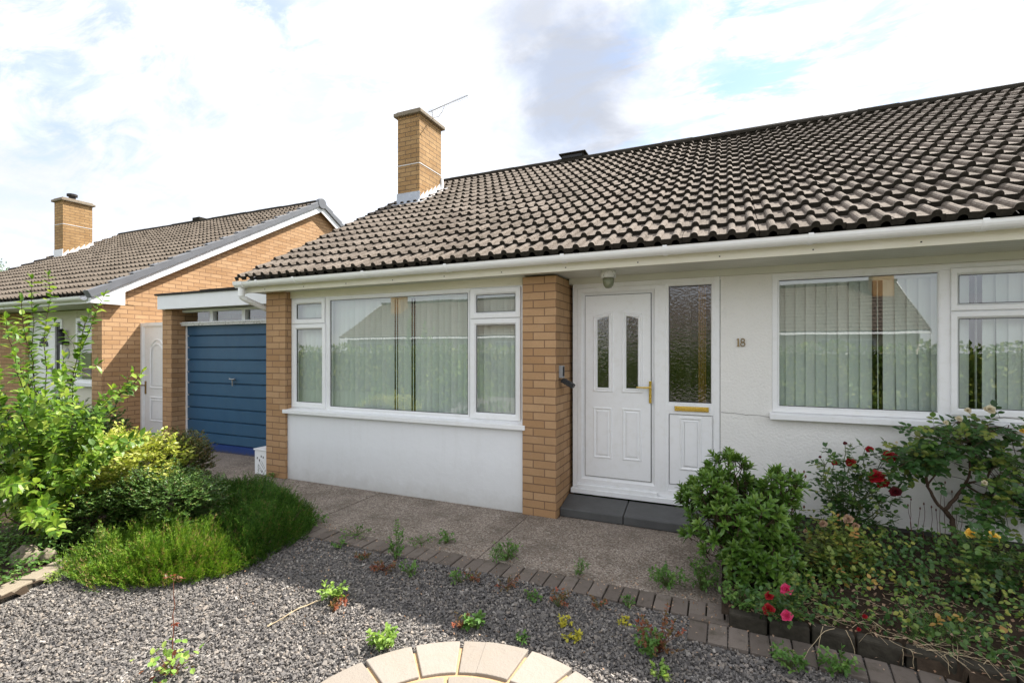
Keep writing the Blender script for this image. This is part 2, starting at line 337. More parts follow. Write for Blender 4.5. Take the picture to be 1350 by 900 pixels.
def link(name, me, parent=None, off=(0, 0, 0)):
    o = bpy.data.objects.new(name, me); COL.objects.link(o)
    if parent is not None: o.parent = parent
    ROOTW[o.name] = off
    return o
def tag(o, label=None, cat=None, group=None, kind=None):
    if label: o['label'] = label
    if cat: o['category'] = cat
    if group: o['group'] = group
    if kind: o['kind'] = kind
    return o
def root(name, loc, label, cat, group=None):
    o = bpy.data.objects.new(name, None); COL.objects.link(o); o.location = loc; o.empty_display_size = .2
    ROOTW[o.name] = tuple(loc); tag(o, label, cat, group); return o
def build(name, mb, mats, parent=None, smooth=False, bevel=0.0, uvoff=(0, 0, 0), base=None):
    """world coordinates in, one mesh object out"""
    if not isinstance(mats, (list, tuple)): mats = [mats]
    off = ROOTW[parent.name] if parent is not None else (base or (0, 0, 0))
    if isinstance(mb, MB):
        v = np.array(mb.v, dtype=np.float64)-np.array(off)
        idx = [i for f in mb.f for i in f]; ln = [len(f) for f in mb.f]
        me = mesh_from(name, v, idx, ln, mats, mb.m, mb.r, smooth)
    else:
        v, idx, ln, rnd = mb; me = mesh_from(name, np.asarray(v)-np.array(off), idx, ln, mats, None, rnd, smooth)
    add_uv(me, np.array(off)+np.array(uvoff))
    o = link(name, me, parent, off)
    if parent is None and base: o.location = base
    if bevel:
        b = o.modifiers.new('bevel', 'BEVEL'); b.width = bevel; b.segments = 2; b.limit_method = 'ANGLE'; b.angle_limit = R(40)
    return o

def each(fn, name, mb, *a, **k):
    """every shape of MB as an object of its own"""
    for vs, fs, mi in mb.parts:
        q = MB(); q.add(vs, fs, mi); o = fn(name, q, *a, **k)
    return o
# ------------------------------------------------------------------ foliage helpers
class Leaves:
    """each leaf: position, direction, width vector, length, width, random value"""
    T8 = (np.array([(0, 0, 0), (.30, .42, .07), (.68, .40, .05), (1, 0, -.06), (.68, -.40, .05), (.30, -.42, .07), (.33, 0, 0), (.68, 0, -.01)]),
          [(0, 6, 1), (6, 7, 2, 1), (7, 3, 2), (0, 5, 6), (5, 4, 7, 6), (4, 3, 7)])
    T4 = (np.array([(0, 0, 0), (.45, .5, .08), (1, 0, -.04), (.45, -.5, .08)]), [(0, 2, 1), (0, 3, 2)])
    TN = (np.array([(0, .5, 0), (0, -.5, 0), (1, 0, 0)]), [(0, 1, 2)])
    def __init__(s, tpl='T8'): s.p = []; s.d = []; s.u = []; s.l = []; s.w = []; s.r = []; s.tpl = getattr(Leaves, tpl)
    def add(s, p, d, up, l, w, r=None):
        s.p.append(tuple(p)); s.d.append(tuple(d)); s.u.append(tuple(up)); s.l.append(l); s.w.append(w); s.r.append(random.random() if r is None else r)
    def addn(s, p, d, up, l, w, r=None):
        n = len(p); s.p.extend(map(tuple, p)); s.d.extend(map(tuple, d)); s.u.extend(map(tuple, up))
        s.l.extend(np.broadcast_to(l, n)); s.w.extend(np.broadcast_to(w, n)); s.r.extend(RNG.random(n) if r is None else np.broadcast_to(r, n))
    def data(s):
        P = np.array(s.p, dtype=float); D = np.array(s.d, dtype=float); U = np.array(s.u, dtype=float)
        D /= np.linalg.norm(D, axis=1, keepdims=True)+1e-9
        W = np.cross(U, D); W /= np.linalg.norm(W, axis=1, keepdims=True)+1e-9
        N = np.cross(D, W); L = np.array(s.l)[:, None, None]; w = np.array(s.w)[:, None, None]
        T, F = s.tpl
        V = P[:, None, :]+D[:, None, :]*T[None, :, 0:1]*L+W[:, None, :]*T[None, :, 1:2]*w+N[:, None, :]*T[None, :, 2:3]*L
        n = len(P); k = len(T)
        fi = np.concatenate([np.array(f) for f in F]); ln = np.array([len(f) for f in F])
        idx = (fi[None, :]+np.arange(n)[:, None]*k).ravel()
        return V.reshape(-1, 3), idx, np.tile(ln, n), np.repeat(np.array(s.r), len(F))
    def build(s, name, mat, parent): return build(name, s.data(), mat, parent)
def rdir(up=0.0):
    v = Vector((random.gauss(0, 1), random.gauss(0, 1), random.gauss(0, 1))).normalized(); v.z += up; return v.normalized()
def curve(p0, p1, sag, n=8, wob=.0):
    """arching stem from p0 to p1: rises first, then leans over"""
    p0 = Vector(p0); p1 = Vector(p1); out = []
    for i in range(n+1):
        t = i/n; q = p0.lerp(p1, t); q.z += sag*math.sin(math.pi*t)*(p1-p0).length
        if 0 < i < n: q += Vector((random.gauss(0, wob), random.gauss(0, wob), random.gauss(0, wob*.5)))
        out.append(q)
    return out
def leafy(L, pts, every, ll, lw, start=.25, opp=True, spread=.9, droop=.1, jit=.25):
    """leaves in pairs along a stem"""
    tot = sum((pts[i+1]-pts[i]).length for i in range(len(pts)-1)); s = tot*start; k = 0
    while s < tot:
        r = s
        for i in range(len(pts)-1):
            g = (pts[i+1]-pts[i]).length
            if r <= g: break
            r -= g
        d = (pts[i+1]-pts[i]).normalized(); p = pts[i]+d*r
        side = d.cross(Vector((0, 0, 1)));
        if side.length < .1: side = Vector((1, 0, 0))
        side.normalize(); side = Matrix.Rotation(k*1.57+random.gauss(0, .3), 3, d) @ side; f = .6+.4*math.sin(math.pi*min(1, (tot-s)/tot*1.3+.15))
        for sg in ((1, -1) if opp else (1 if k % 2 else -1,)):
            dr = d*(1-spread*.6)+side*sg*spread+Vector((0, 0, -droop))+rdir()*jit
            upv = Vector((0, 0, 1))+rdir()*.45
            L.add(p, dr, upv, ll*f*random.uniform(.75, 1.15), lw*f*random.uniform(.8, 1.15))
        s += every*random.uniform(.7, 1.3); k += 1
    d = (pts[-1]-pts[-2]).normalized()
    for _ in range(2): L.add(pts[-1], d+rdir()*.5, Vector((0, 0, 1)), ll*.7, lw*.6)
def lump(d, ph): return 1+.13*math.sin(3.1*d.x*2+ph)+.12*math.sin(2.7*d.y*2+ph*1.7)+.10*math.sin(5*d.z+ph*2.3)+.07*math.sin(9*d.x+7*d.z+ph)
def shrub(name, base, c, rad, n_tw, tw_len, per, ll, lw, mat, label, cat='shrub', tpl='T4', flat=False, up=.35, shell=.55, stems=14, group=None, bark='bark', zmin=.02):
    """stems from the base to twigs that fill an uneven ellipsoid, leaves along every twig"""
    rt = root(name, base, label, cat, group); L = Leaves(tpl); S = MB(); ph = random.uniform(0, 6)
    c = Vector(c); rad = Vector(rad)
    for k in range(n_tw):
        d = rdir(.15); r = lump(d, ph)*random.uniform(shell, 1.0)**.7
        p = c+Vector((d.x*rad.x, d.y*rad.y, d.z*rad.z))*r
        if p.z < base[2]+zmin: continue
        td = (Vector((d.x, d.y, d.z*.6))+rdir()*.55+Vector((0, 0, up))).normalized()
        q = p+td*tw_len*random.uniform(.6, 1.2)
        pts = [p, p.lerp(q, .5)+Vector((0, 0, tw_len*.06)), q]
        if k % 3 == 0: S.tube(pts, .0022, .001, 3, cap=False)
        for i in range(per):
            t = (i+.5)/per; pp = pts[0].lerp(pts[2], t); dd = (q-p).normalized()
            sd = dd.cross(Vector((0, 0, 1))+rdir()*.3).normalized()*(1 if i % 2 else -1)
            dr = dd*.55+sd*.75+rdir()*.35
            L.add(pp, dr, Vector((0, 0, 1))+rdir()*(.25 if flat else .8), ll*random.uniform(.7, 1.2), lw*random.uniform(.7, 1.2))
    b = Vector(base)
    for k in range(stems):
        d = rdir(.6); p = c+Vector((d.x*rad.x, d.y*rad.y, max(.05, d.z)*rad.z))*.8
        S.tube(curve(b+Vector((random.gauss(0, .03), random.gauss(0, .03), 0)), p, .08, 5, .01), .008, .003, 5)
    L.build('foliage', M[mat], rt); build('stems', S, M[bark], rt); return rt

def flower(name, p, r, mat, parent, n=26, face=None):
    """a rose head: rings of cupped petals"""
    L = Leaves('T8'); f = (face or Vector((-.2, -.8, .6))).normalized()
    a = f.cross(Vector((0, 0, 1))).normalized(); b = f.cross(a)
    for k in range(n):
        t = k/n; ang = k*2.4; rr = a*math.cos(ang)+b*math.sin(ang)
        op = .15+1.1*t
        L.add(Vector(p)+rr*r*.15*t-f*r*.25*t, rr*op+f*(1.15-t*.75), f*1.0-rr*.3, r*(.55+.55*t), r*(.6+.75*t))
    return L.build(name, mat, parent)

# ================================================================== THE SETTING
def struct(name, mb, mats, **k):
    o = build(name, mb, mats, **k); o['kind'] = 'structure'; return o
g = MB(); g.add([(-400, -400, -.06), (400, -400, -.06), (400, 400, -.06), (-400, 400, -.06)], [(0, 1, 2, 3)]); struct('ground', g, M['ground'])
g = MB(); g.box(-60, 60, -13.2, -8.0, -.10, -.045); struct('road', g, M['asphalt'])
g = MB(); g.box(-60, 60, -7.9, -7.0, -.10, .03); g.box(-60, 60, -14.3, -13.3, -.10, .03); struct('pavement', g, M['path'])
g = MB(); g.box(-7.5, 6.0, -6.0, 3.01, -.2, -.012); struct('gravel_bed', g, M['gravel_base'])

# path slabs, with open joints
g = MB()
def slab(x0, x1, y0, y1, z=0.0): g.box(x0, x1, y0, y1, -.15, z+random.uniform(-.003, .003))
for x0, x1 in ((-9.3, -7.4), (-7.39, -5.42), (-5.41, -3.455), (-3.445, -1.70), (-1.69, .35), (.36, 2.4), (2.41, 5.2)): slab(x0, x1, 3.205, 4.245)
slab(-9.3, -5.2, 4.255, 5.2, -.005); slab(-1.425, 5.2, 4.25, 4.72); slab(-5.4, -1.69, 4.246, 4.30)
slab(-8.2, -5.2, 5.2, 8.0, -.02)
g2 = build('path', g, M['path'], bevel=.006); g2['kind'] = 'structure'
g = MB(); g.box(-9.3, 5.2, 3.1, 4.9, -.2, -.022); struct('path_base', g, M['moss'])

# edging blocks along the path, laid side by side
def block(mb, c, ang, w, l, z0, z1):
    m = Matrix.Translation(Vector(c)) @ Matrix.Rotation(ang+random.gauss(0, .012), 4, 'Z') @ Matrix.Rotation(random.gauss(0, .01), 4, 'X')
    mb.box(-w/2, w/2, -l/2, l/2, z0, z1+random.uniform(-.004, .004), mat=m)
g = MB(); x = -3.62
while x < .0:
    block(g, (x+.05, 3.098, 0), 0, .092, .192, -.1, .006); x += .1005
g.box(-.19, .0, 2.972, 3.0, -.1, .008)
x = -.19
while x < .30:
    block(g, (x+.05, 2.862, 0), 0, .096, .196, -.1, .008); x += .102
px_, py_, an = .32, 2.862, 0.0
while px_ < 4.2:
    an = -min(.62, max(0, (px_-.3)*.30)); block(g, (px_+.05*math.cos(an), py_, 0), an, .095, .2, -.1, .008)
    px_ += .103*math.cos(an); py_ += .103*math.sin(an)
g.box(-.19, .02, 2.968, 3.03, -.1, .010)
o = build('block_edging', g, M['block'], bevel=.005); o['kind'] = 'structure'
# dark raised kerb that holds the flower bed
g = MB(); px_, py_, an = .02, 3.0, 0.0
while px_ < 4.2:
    an = -min(.62, max(0, (px_-.3)*.30)); block(g, (px_+.095, py_+.005, 0), an, .19, .07, -.1, .085)
    px_ += .2*math.cos(an); py_ += .2*math.sin(an)
o = build('kerb', g, M['mossy_kerb'], bevel=.012); o['kind'] = 'structure'

def field(name, x0, x1, y0, y1, nx, ny, hf, mat, mask=None):
    vs = []; fs = []
    for j in range(ny+1):
        for i in range(nx+1):
            x = x0+(x1-x0)*i/nx; y = y0+(y1-y0)*j/ny; vs.append((x, y, hf(x, y)))
    for j in range(ny):
        for i in range(nx):
            a = j*(nx+1)+i; cx, cy = x0+(x1-x0)*(i+.5)/nx, y0+(y1-y0)*(j+.5)/ny
            if mask is None or mask(cx, cy): fs.append((a, a+1, a+nx+2, a+nx+1))
    m = MB(); m.add(vs, fs); o = build(name, m, mat, smooth=True); o['kind'] = 'structure'; return o
def bed_front(x): return 3.03-max(0, x-.3)**1.6*.22
from mathutils import noise as mn
field('soil_bed', -.02, 5.2, 1.0, 4.64, 90, 60, lambda x, y: .055+.085*min(1, max(0, (y-bed_front(x))/1.2))+.022*mn.noise((x*5, y*5, 0)) if y > bed_front(x)-.03 else -.2, M['soil'], lambda x, y: y > bed_front(x)-.04)
def left_bed(x, y): return x < -3.5-.0*y and (y > 1.92-.0 or x < -4.0-(y-1.4)*.55) and y < 3.18 and x > -6.6
field('shrub_bed', -9.3, -3.2, -1.0, 3.2, 70, 50, lambda x, y: .01+.03*mn.noise((x*3, y*3, 4)) if (left_bed(x, y)) else -.05, M['soil'], lambda x, y: left_bed(x, y))
g = MB(); pts = [(-3.86, .75), (-3.97, 1.0), (-4.055, 1.22), (-4.13, 1.43), (-4.21, 1.63), (-4.29, 1.82), (-4.37, 2.01)]
for i in range(len(pts)-1):
    (xa, ya), (xb, yb) = pts[i], pts[i+1]; an = math.atan2(yb-ya, xb-xa)
    block(g, ((xa+xb)/2-.04, (ya+yb)/2, 0), an, .195, .135, -.1, .035)
o = build('bed_edging', g, M['sandblock'], bevel=.006); o['kind'] = 'structure'

# round patio: wedge slabs with sand joints
PC = (-.95, 1.52)
g = MB(); g.lathe((PC[0], PC[1], 0), [(.74, -.1), (.74, .004)], 72); struct('patio_base', g, M['sand'])
g = MB()
def wedge(r0, r1, a0, a1, z):
    n = 6; poly = [(PC[0]+r1*math.cos(a0+(a1-a0)*i/n), PC[1]+r1*math.sin(a0+(a1-a0)*i/n)) for i in range(n+1)]
    poly += [(PC[0]+r0*math.cos(a1-(a1-a0)*i/n), PC[1]+r0*math.sin(a1-(a1-a0)*i/n)) for i in range(n+1)]
    g.prism(poly, 'z', -.08, z)
for k in range(20):
    a = R(96+18.5*k)+.0; wedge(.535, .785, a+.011, a+R(18)-.006, .018+random.uniform(-.002, .002))
for k in range(10): a = R(12+36*k); wedge(.27, .508, a+.02, a+R(36)-.02, .016)
g.lathe((PC[0], PC[1], 0), [(.25, -.05), (.25, .016)], 32)
o = build('patio', g, M['patio'], bevel=.005); o['kind'] = 'structure'

# gravel: every visible chipping is a small angular stone
def stones():
    n = 128000
    x = RNG.uniform(-4.7, 1.9, n); y = RNG.uniform(.6, 3.0, n)
    d = -SP*x+CP*y; keep = (d > 1.75)
    keep &= ~((x > -.2) & (y > 2.755)); keep &= ~(x > .3+((2.76-y).clip(0)/.22)**(1/1.6)*1.0) | (y < 2.2)
    keep &= ((x-PC[0])**2+(y-PC[1])**2 > .782**2)
    keep &= ~((x < -4.0-(y-1.4)*.50) & (y < 2.05)) & ~((x < -3.55) & (y > 2.1))
    x = x[keep]; y = y[keep]; n = len(x)
    cube = np.array([(a, b, c) for a in (-1, 1) for b in (-1, 1) for c in (-1, 1)], dtype=float)
    F = [(0, 1, 3, 2), (4, 6, 7, 5), (0, 4, 5, 1), (2, 3, 7, 6), (0, 2, 6, 4), (1, 5, 7, 3)]
    V = cube[None]*.5*(1+RNG.uniform(-.45, .35, (n, 8, 3)))
    V *= np.stack([RNG.uniform(.8, 1.35, n), RNG.uniform(.6, 1.0, n), RNG.uniform(.4, .75, n)], 1)[:, None, :]
    V *= (RNG.lognormal(math.log(.0100), .30, n))[:, None, None]
    q = RNG.normal(size=(n, 4)); q[:, 1:3] *= .45; q /= np.linalg.norm(q, axis=1, keepdims=True); w, a, b, c = q.T
    RM = np.stack([1-2*(b*b+c*c), 2*(a*b-c*w), 2*(a*c+b*w), 2*(a*b+c*w), 1-2*(a*a+c*c), 2*(b*c-a*w), 2*(a*c-b*w), 2*(b*c+a*w), 1-2*(a*a+b*b)], 1).reshape(n, 3, 3)
    V = np.einsum('nij,nkj->nki', RM, V)
    z = RNG.uniform(-.012, .004, n)+.006*np.sin(x*3.1)*np.cos(y*4.3)
    V += np.stack([x, y, z], 1)[:, None, :]
    idx = (np.concatenate([np.array(f) for f in F])[None]+np.arange(n)[:, None]*8).ravel()
    r = np.clip(RNG.beta(1.6, 1.7, n)*.98, 0, 1); r = np.where(RNG.random(n) < .04, .98, r)
    return V.reshape(-1, 3), idx, np.full(n*6, 4), np.repeat(r, 6)
o = build('gravel', stones(), M['stone']); o['kind'] = 'stuff'; tag(o, 'loose grey and beige gravel chippings between the path and the round patio', 'gravel')

# ================================================================== ROOFS
KS = .579
PITCH = math.atan(KS)
def tiles(x0, x1, ey, ez, ry, seed=0, gauge=.293, jit=1.0, facing=1):
    """overlapping double-roll tiles, each its own shell; facing=1: slope faces -Y"""
    rnd = random.Random(seed); mb = MB(); L = (ry-ey)/math.cos(PITCH)*1.0; n = int(round(L/gauge)); gauge = L/n
    nt = int(round((x1-x0)/.268)); tw = (x1-x0)/nt; th = .043
    def prof():
        out = []
        for r in range(2):
            o = r*.5
            out += [(o+.0, .001), (o+.11, -.001), (o+.215, .001)]+[(o+.325-.105*math.cos(math.pi*q/7), .033*math.sin(math.pi*q/7)**.8) for q in range(1, 7)]+[(o+.435, .001)]
        return out+[(1.0, 0.0)]
    P = prof(); c, s = math.cos(PITCH), math.sin(PITCH)
    def pt(x, t, h):
        y = ey+(t*c-h*s); z = ez+t*s+h*c
        if facing < 0: y = 2*ry-y
        return (x, y, z)
    for i in range(n):
        for k in range(nt):
            xa = x0+k*tw+(rnd.uniform(-.003, .003))*jit; rr = rnd.random(); dz = rnd.uniform(-.002, .004)*jit; dt = rnd.uniform(-.006, .006)*jit; tl = rnd.uniform(-.004, .004)*jit
            t0 = i*gauge+dt; t1 = min((i+1)*gauge+.06, L)
            vs = []; m = len(P)
            if rnd.random() < .02*jit: t0 -= rnd.uniform(.01, .03); tl *= 2
            for (u, h) in P: vs.append(pt(xa+u*tw, t0, h+th+dz+tl*u))
            for (u, h) in P: vs.append(pt(xa+u*tw, t0-.004, h*1.0-.001+dz+tl*u))
            for (u, h) in P: vs.append(pt(xa+u*tw, t1, h*.9+.001+dz*.3+tl*u))
            fs = [(j, j+1, 2*m+j+1, 2*m+j) for j in range(m-1)]
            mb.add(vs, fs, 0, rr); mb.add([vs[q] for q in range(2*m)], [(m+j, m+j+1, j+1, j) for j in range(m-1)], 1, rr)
    return mb
def ridge(x0, x1, y, z, seed=1):
    mb = MB(); rnd = random.Random(seed); x = x0; r = .115
    while x < x1-.05:
        e = min(x+.445, x1); k = 9; dz = rnd.uniform(-.004, .006)
        row = [(y+r*math.cos(math.pi*i/k), z-.045+dz+.85*r*math.sin(math.pi*i/k)) for i in range(k+1)]
        row2 = [(y+(r-.02)*math.cos(math.pi*i/k), z-.045+.85*(r-.02)*math.sin(math.pi*i/k)) for i in range(k+1)]
        poly = row+row2[::-1]; mb.prism([(a, b+rnd.uniform(-.003, .003)) for a, b in poly], 'x', x-.02, e+.004); x = e
    mb.prism([(y-.10, z-.09), (y+.10, z-.09), (y+.085, z+.005), (y-.085, z+.005)], 'x', x0+.01, x1-.01)
    return mb
def gutter(x0, x1, y, z, r=.056):
    mb = MB(); k = 10
    o = [(y+r*math.cos(math.pi+math.pi*i/k), z+r*math.sin(math.pi+math.pi*i/k)) for i in range(k+1)]
    i_ = [(y+(r-.006)*math.cos(math.pi+math.pi*i/k), z+(r-.006)*math.sin(math.pi+math.pi*i/k)) for i in range(k+1)]
    lip = [(y-r-.004, z+.006), (y-r+.008, z+.006)]
    mb.prism([lip[0]]+o+[(y+r, z+.006), (y+r-.006, z+.006)]+i_[::-1]+[lip[1]], 'x', x0, x1); return mb
def bracket(x, y, z, r=.0605):
    mb = MB(); k = 10
    o = [(y+r*math.cos(math.pi+math.pi*i/k), z+r*math.sin(math.pi+math.pi*i/k)) for i in range(k+1)]
    i_ = [(y+(r-.004)*math.cos(math.pi+math.pi*i/k), z+(r-.004)*math.sin(math.pi+math.pi*i/k)) for i in range(k+1)]
    mb.prism([(y-r, z+.012)]+o+[(y+r, z+.012), (y+r-.004, z+.012)]+i_[::-1]+[(y-r+.004, z+.012)], 'x', x-.016, x+.016)
    mb.box(x-.012, x+.012, y+r-.006, y+r+.012, z-.05, z+.01); return mb
def up_box(mb, x0, x1, y0, y1, z0, z1, mi=0): mb.box(x0, x1, y0, y1, z0, z1, mi)

# ================================================================== WINDOWS
def rect(x0, x1, z0, z1): return [(x0, z0), (x1, z0), (x1, z1), (x0, z1)]
def sash(win, x0, x1, z0, z1, yf, w=.066, name='sash', glass='glass'):
    s = MB(); s.ring(rect(x0, x1, z0, z1), [(0, yf+.02), (0, yf-.014), (.004, yf-.018), (w-.022, yf-.018), (w-.014, yf-.010), (w-.004, yf+.004), (w-.004, yf+.03)])
    so = build(name, s, M['upvc'], win); pane(win, x0+w-.006, x1-w+.006, z0+w-.006, z1-w+.006, yf+.008, glass); return so
def pane(win, x0, x1, z0, z1, y, glass='glass', gk=.005):
    k = MB(); k.ring(rect(x0, x1, z0, z1), [(0, y), (0, y-.006), (gk, y-.006), (gk, y+.004)]); build('gasket', k, M['black'], win)
    p = MB(); p.add([(x0, y, z0), (x1, y, z0), (x1, y, z1), (x0, y, z1)], [(0, 1, 2, 3)]); return build('pane', p, M[glass], win)
def blind(win, x0, x1, z0, z1, y, gaps=(), ang=.30, w=.089, seed=3, gang=1.35):
    rnd = random.Random(seed); mb = MB(); x = x0
    while x < x1:
        a = (gang if any(g0-.03 < x < g1+.03 for g0, g1 in gaps) else ang)+rnd.gauss(0, .05)
        if True:
            dx, dy = w/2*math.cos(a), w/2*math.sin(a); sw = rnd.gauss(0, .004)
            vs = []
            for t in (-1, -.5, 0, .5, 1):
                cy = .007*(1-t*t); vs += [(x+dx*t, y+dy*t-cy, z1), (x+dx*t+sw, y+dy*t-cy, z0)]
            mb.add(vs, [(2*i, 2*i+1, 2*i+3, 2*i+2) for i in range(4)])
        x += w*.86
    mb.box(x0-.04, x1+.04, y-.02, y+.03, z1+.002, z1+.04, rnd=.9)
    return build('blind', mb, M['blind'], win, smooth=False)

# ================================================================== THE BUNGALOW
HX0, HX1, EY, EZ, RY = -5.38, 5.3, 3.975, 2.385, 8.3
RZ = EZ+KS*(RY-EY)
house = root('bungalow', (0, 4.66, 0), 'nearest bungalow with buff brick piers, white walls and brown rolled tile roof', 'house')
B = lambda n, mb, m, par=None, **k: build(n, mb, M[m] if isinstance(m, str) else [M[q] for q in m], par or house, **k)
m = MB(); m.box(-5.19, -4.865, 4.24, 4.60, -.1, 2.27); B('brick_pier', m, 'brick', uvoff=(5.19, 0, 0), bevel=.003)
m = MB(); m.box(-1.7625, -1.425, 4.24, 4.80, -.1, 2.245); B('brick_pier', m, 'brick', uvoff=(1.7625+.0, -4.24, 0), bevel=.003)
m = MB(); m.box(-4.865, -1.7625, 4.275, 4.50, -.1, .80); B('bay_wall', m, 'paint_wall')
m = MB(); m.box(-4.865, -1.7625, 4.315, 4.50, 2.185, 2.27); B('head_board', m, 'cream')
m = MB()
m.box(-.04, .365, 4.66, 4.90, .17, 2.26); m.box(.365, 3.05, 4.66, 4.90, .17, .995); m.box(.365, 3.05, 4.66, 4.90, 2.195, 2.26); m.box(3.05, 5.0, 4.66, 4.9, .17, 2.26)
m.box(-1.425, -.04, 4.665, 4.90, 2.21, 2.26)
B('front_wall', m, 'render')
m = MB(); m.box(-.04, 5.0, 4.67, 4.90, -.1, .168); B('plinth', m, 'plinth')
m = MB(); m.box(-5.185, -4.95, 4.6, 12.3, -.1, 2.3); m.box(4.9, 5.2, 4.9, 12.3, -.1, 2.3); m.box(-5.185, 5.2, 12.3, 12.5, -.1, 2.3)
for x0, x1 in ((-5.185, -4.95), (4.9, 5.195)): m.prism([(4.35, 2.3), (12.45, 2.3), (RY, RZ-.14)], 'x', x0, x1)
each(B, 'brick_wall', m, 'brick')
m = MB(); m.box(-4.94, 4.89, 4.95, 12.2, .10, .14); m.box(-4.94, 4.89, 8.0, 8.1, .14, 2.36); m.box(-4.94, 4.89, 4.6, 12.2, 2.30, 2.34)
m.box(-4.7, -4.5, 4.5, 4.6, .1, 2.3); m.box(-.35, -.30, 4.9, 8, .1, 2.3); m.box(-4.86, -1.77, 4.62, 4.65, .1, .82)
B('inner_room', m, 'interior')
# a hairline crack in the render beside the number
m = MB(); pts = [Vector((-.035+.4*i/14, 4.6585, 1.003-.014*i/14+random.uniform(-.006, .004))) for i in range(15)]; m.tube(pts, .0016, .0012, 4); B('wall_crack', m, 'plinth')

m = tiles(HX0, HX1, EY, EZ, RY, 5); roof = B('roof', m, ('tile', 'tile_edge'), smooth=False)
m = MB(); m.prism([(RY, RZ-.01), (12.75, RZ-KS*(12.75-RY)), (12.75, RZ-KS*(12.75-RY)-.05), (RY, RZ-.06)], 'x', HX0, HX1); B('rear_roof_slope', m, 'tile', roof)
m = MB(); m.prism([(EY+.12, EZ-.0), (RY, RZ-.075), (RY, RZ-.10), (EY+.12, EZ-.03)], 'x', HX0+.03, HX1-.03); B('roof_underlay', m, 'felt', roof)
m = ridge(HX0, HX1, RY, RZ+.03); B('ridge_cap', m, 'tile_edge', roof, smooth=False)
m = MB(); dgr = -.14
for x0 in (HX0+.02, HX1-.045):
    m.prism([(EY+.06, EZ-.02), (RY, RZ-.04), (RY, RZ-.20), (EY+.10, EZ-.15)], 'x', x0, x0+.025)
    m.prism([(RY, RZ-.04), (12.7, RZ-.04-KS*(12.7-RY)), (12.7, RZ-.2-KS*(12.7-RY)), (RY, RZ-.20)], 'x', x0, x0+.025)
each(B, 'barge_board', m, 'white_paint', roof)
m = MB(); m.box(HX0+.04, HX1-.04, 4.068, 4.092, 2.248, 2.385); 
for x in np.arange(-5.0, 5, .62): m.lathe((x, 4.0665, 2.275), [(.0, 0)], 3) if False else m.box(x-.005, x+.005, 4.0655, 4.068, 2.272, 2.281, 1)
B('fascia', m, ('cream', 'plinth'))
m = MB(); m.box(HX0+.04, HX1-.04, 4.093, 4.66, 2.262, 2.275); m.box(-1.42, 5.1, 4.625, 4.662, 2.205, 2.262); B('soffit', m, 'soffit')
gt = B('gutter', gutter(HX0+.02, HX1, 4.0, 2.362), 'gutter', smooth=False)
for x in (-5.0, -4.416, -3.433, -2.44, -1.275, -.434, .551, 1.487, 2.4, 3.3): B('gutter_bracket', bracket(x, 4.0, 2.362), 'gutter', gt)
m = MB(); m.prism([(4.0-.066, 2.372), (4.0-.06, 2.33), (4.0-.03, 2.30), (4.03, 2.30), (4.06, 2.33), (4.066, 2.372)], 'x', -5.385, -5.25); m.lathe((-5.315, 4.0, 2.2), [(.036, .11), (.038, 0)], 16)
B('gutter_outlet', m, 'gutter', gt)
m = MB(); m.tube([(-5.315, 4.0, 2.24), (-5.315, 4.01, 2.19), (-5.30, 4.05, 2.165), (-5.26, 4.52, 2.00), (-5.245, 4.57, 1.97), (-5.24, 4.60, 1.90), (-5.24, 4.60, .05)], .034, .034, 14, cap=True); B('downpipe', m, 'gutter', smooth=True)

# big bay window
YA = 4.33
win = B('window', MB().ring(rect(-4.862, -1.765, .845, 2.187), [(0, YA+.07), (0, YA), (.030, YA), (.034, YA+.004), (.034, YA+.07)]), 'upvc')
m = MB()
for x0, x1 in ((-4.312, -4.262), (-2.385, -2.352)): m.box(x0, x1, YA+.001, YA+.07, .875, 2.157)
for x0, x1 in ((-4.832, -4.312), (-2.352, -1.795)): m.box(x0, x1, YA+.002, YA+.07, 1.856, 1.886)
m.box(-1.812, -1.7655, YA-.002, YA+.06, .86, 2.18)
each(B, 'mullion', m, 'upvc', win, bevel=.003)
sash(win, -4.838, -4.314, 1.874, 2.170, YA); sash(win, -4.838, -4.305, .868, 1.866, YA); sash(win, -2.366, -1.815, 1.874, 2.170, YA); sash(win, -2.366, -1.815, .868, 1.866, YA)
m = MB(); m.ring(rect(-4.264, -2.384, .876, 2.158), [(0, YA-.004), (.012, YA-.004), (.022, YA+.008), (.022, YA+.02)]); B('glazing_bead', m, 'upvc', win)
pane(win, -4.244, -2.404, .896, 2.138, YA+.012)
m = MB(); m.prism([(YA-.105, .838), (YA+.02, .852), (YA+.02, .815), (YA-.085, .802), (YA-.085, .795), (YA-.105, .795)], 'x', -4.90, -1.735); B('sill', m, 'upvc', win, bevel=.003)
blind(win, -4.83, -1.80, .86, 2.13, YA+.11, gaps=((-3.40, -3.37), (-3.13, -3.10)), ang=.30, gang=-.80)

# front right window
YB = 4.655
win2 = B('window', MB().ring(rect(.366, 3.05, 1.03, 2.196), [(0, YB+.06), (0, YB), (.036, YB), (.042, YB+.006), (.042, YB+.07)]), 'upvc')
m = MB(); m.box(1.487, 1.548, YB+.001, YB+.07, 1.07, 2.156); m.box(1.548, 2.155, YB+.002, YB+.07, 1.826, 1.858); m.box(2.155, 2.20, YB+.001, YB+.07, 1.07, 2.156); each(B, 'mullion', m, 'upvc', win2, bevel=.003)
m = MB(); m.ring(rect(.408, 1.487, 1.072, 2.154), [(0, YB+.004), (.006, YB+.004), (.012, YB+.012), (.012, YB+.02)]); B('glazing_bead', m, 'upvc', win2)
pane(win2, .412, 1.483, 1.082, 2.142, YB+.016)
sash(win2, 1.546, 2.16, 1.848, 2.165, YB, .056); sash(win2, 1.546, 2.16, 1.068, 1.838, YB, .056)
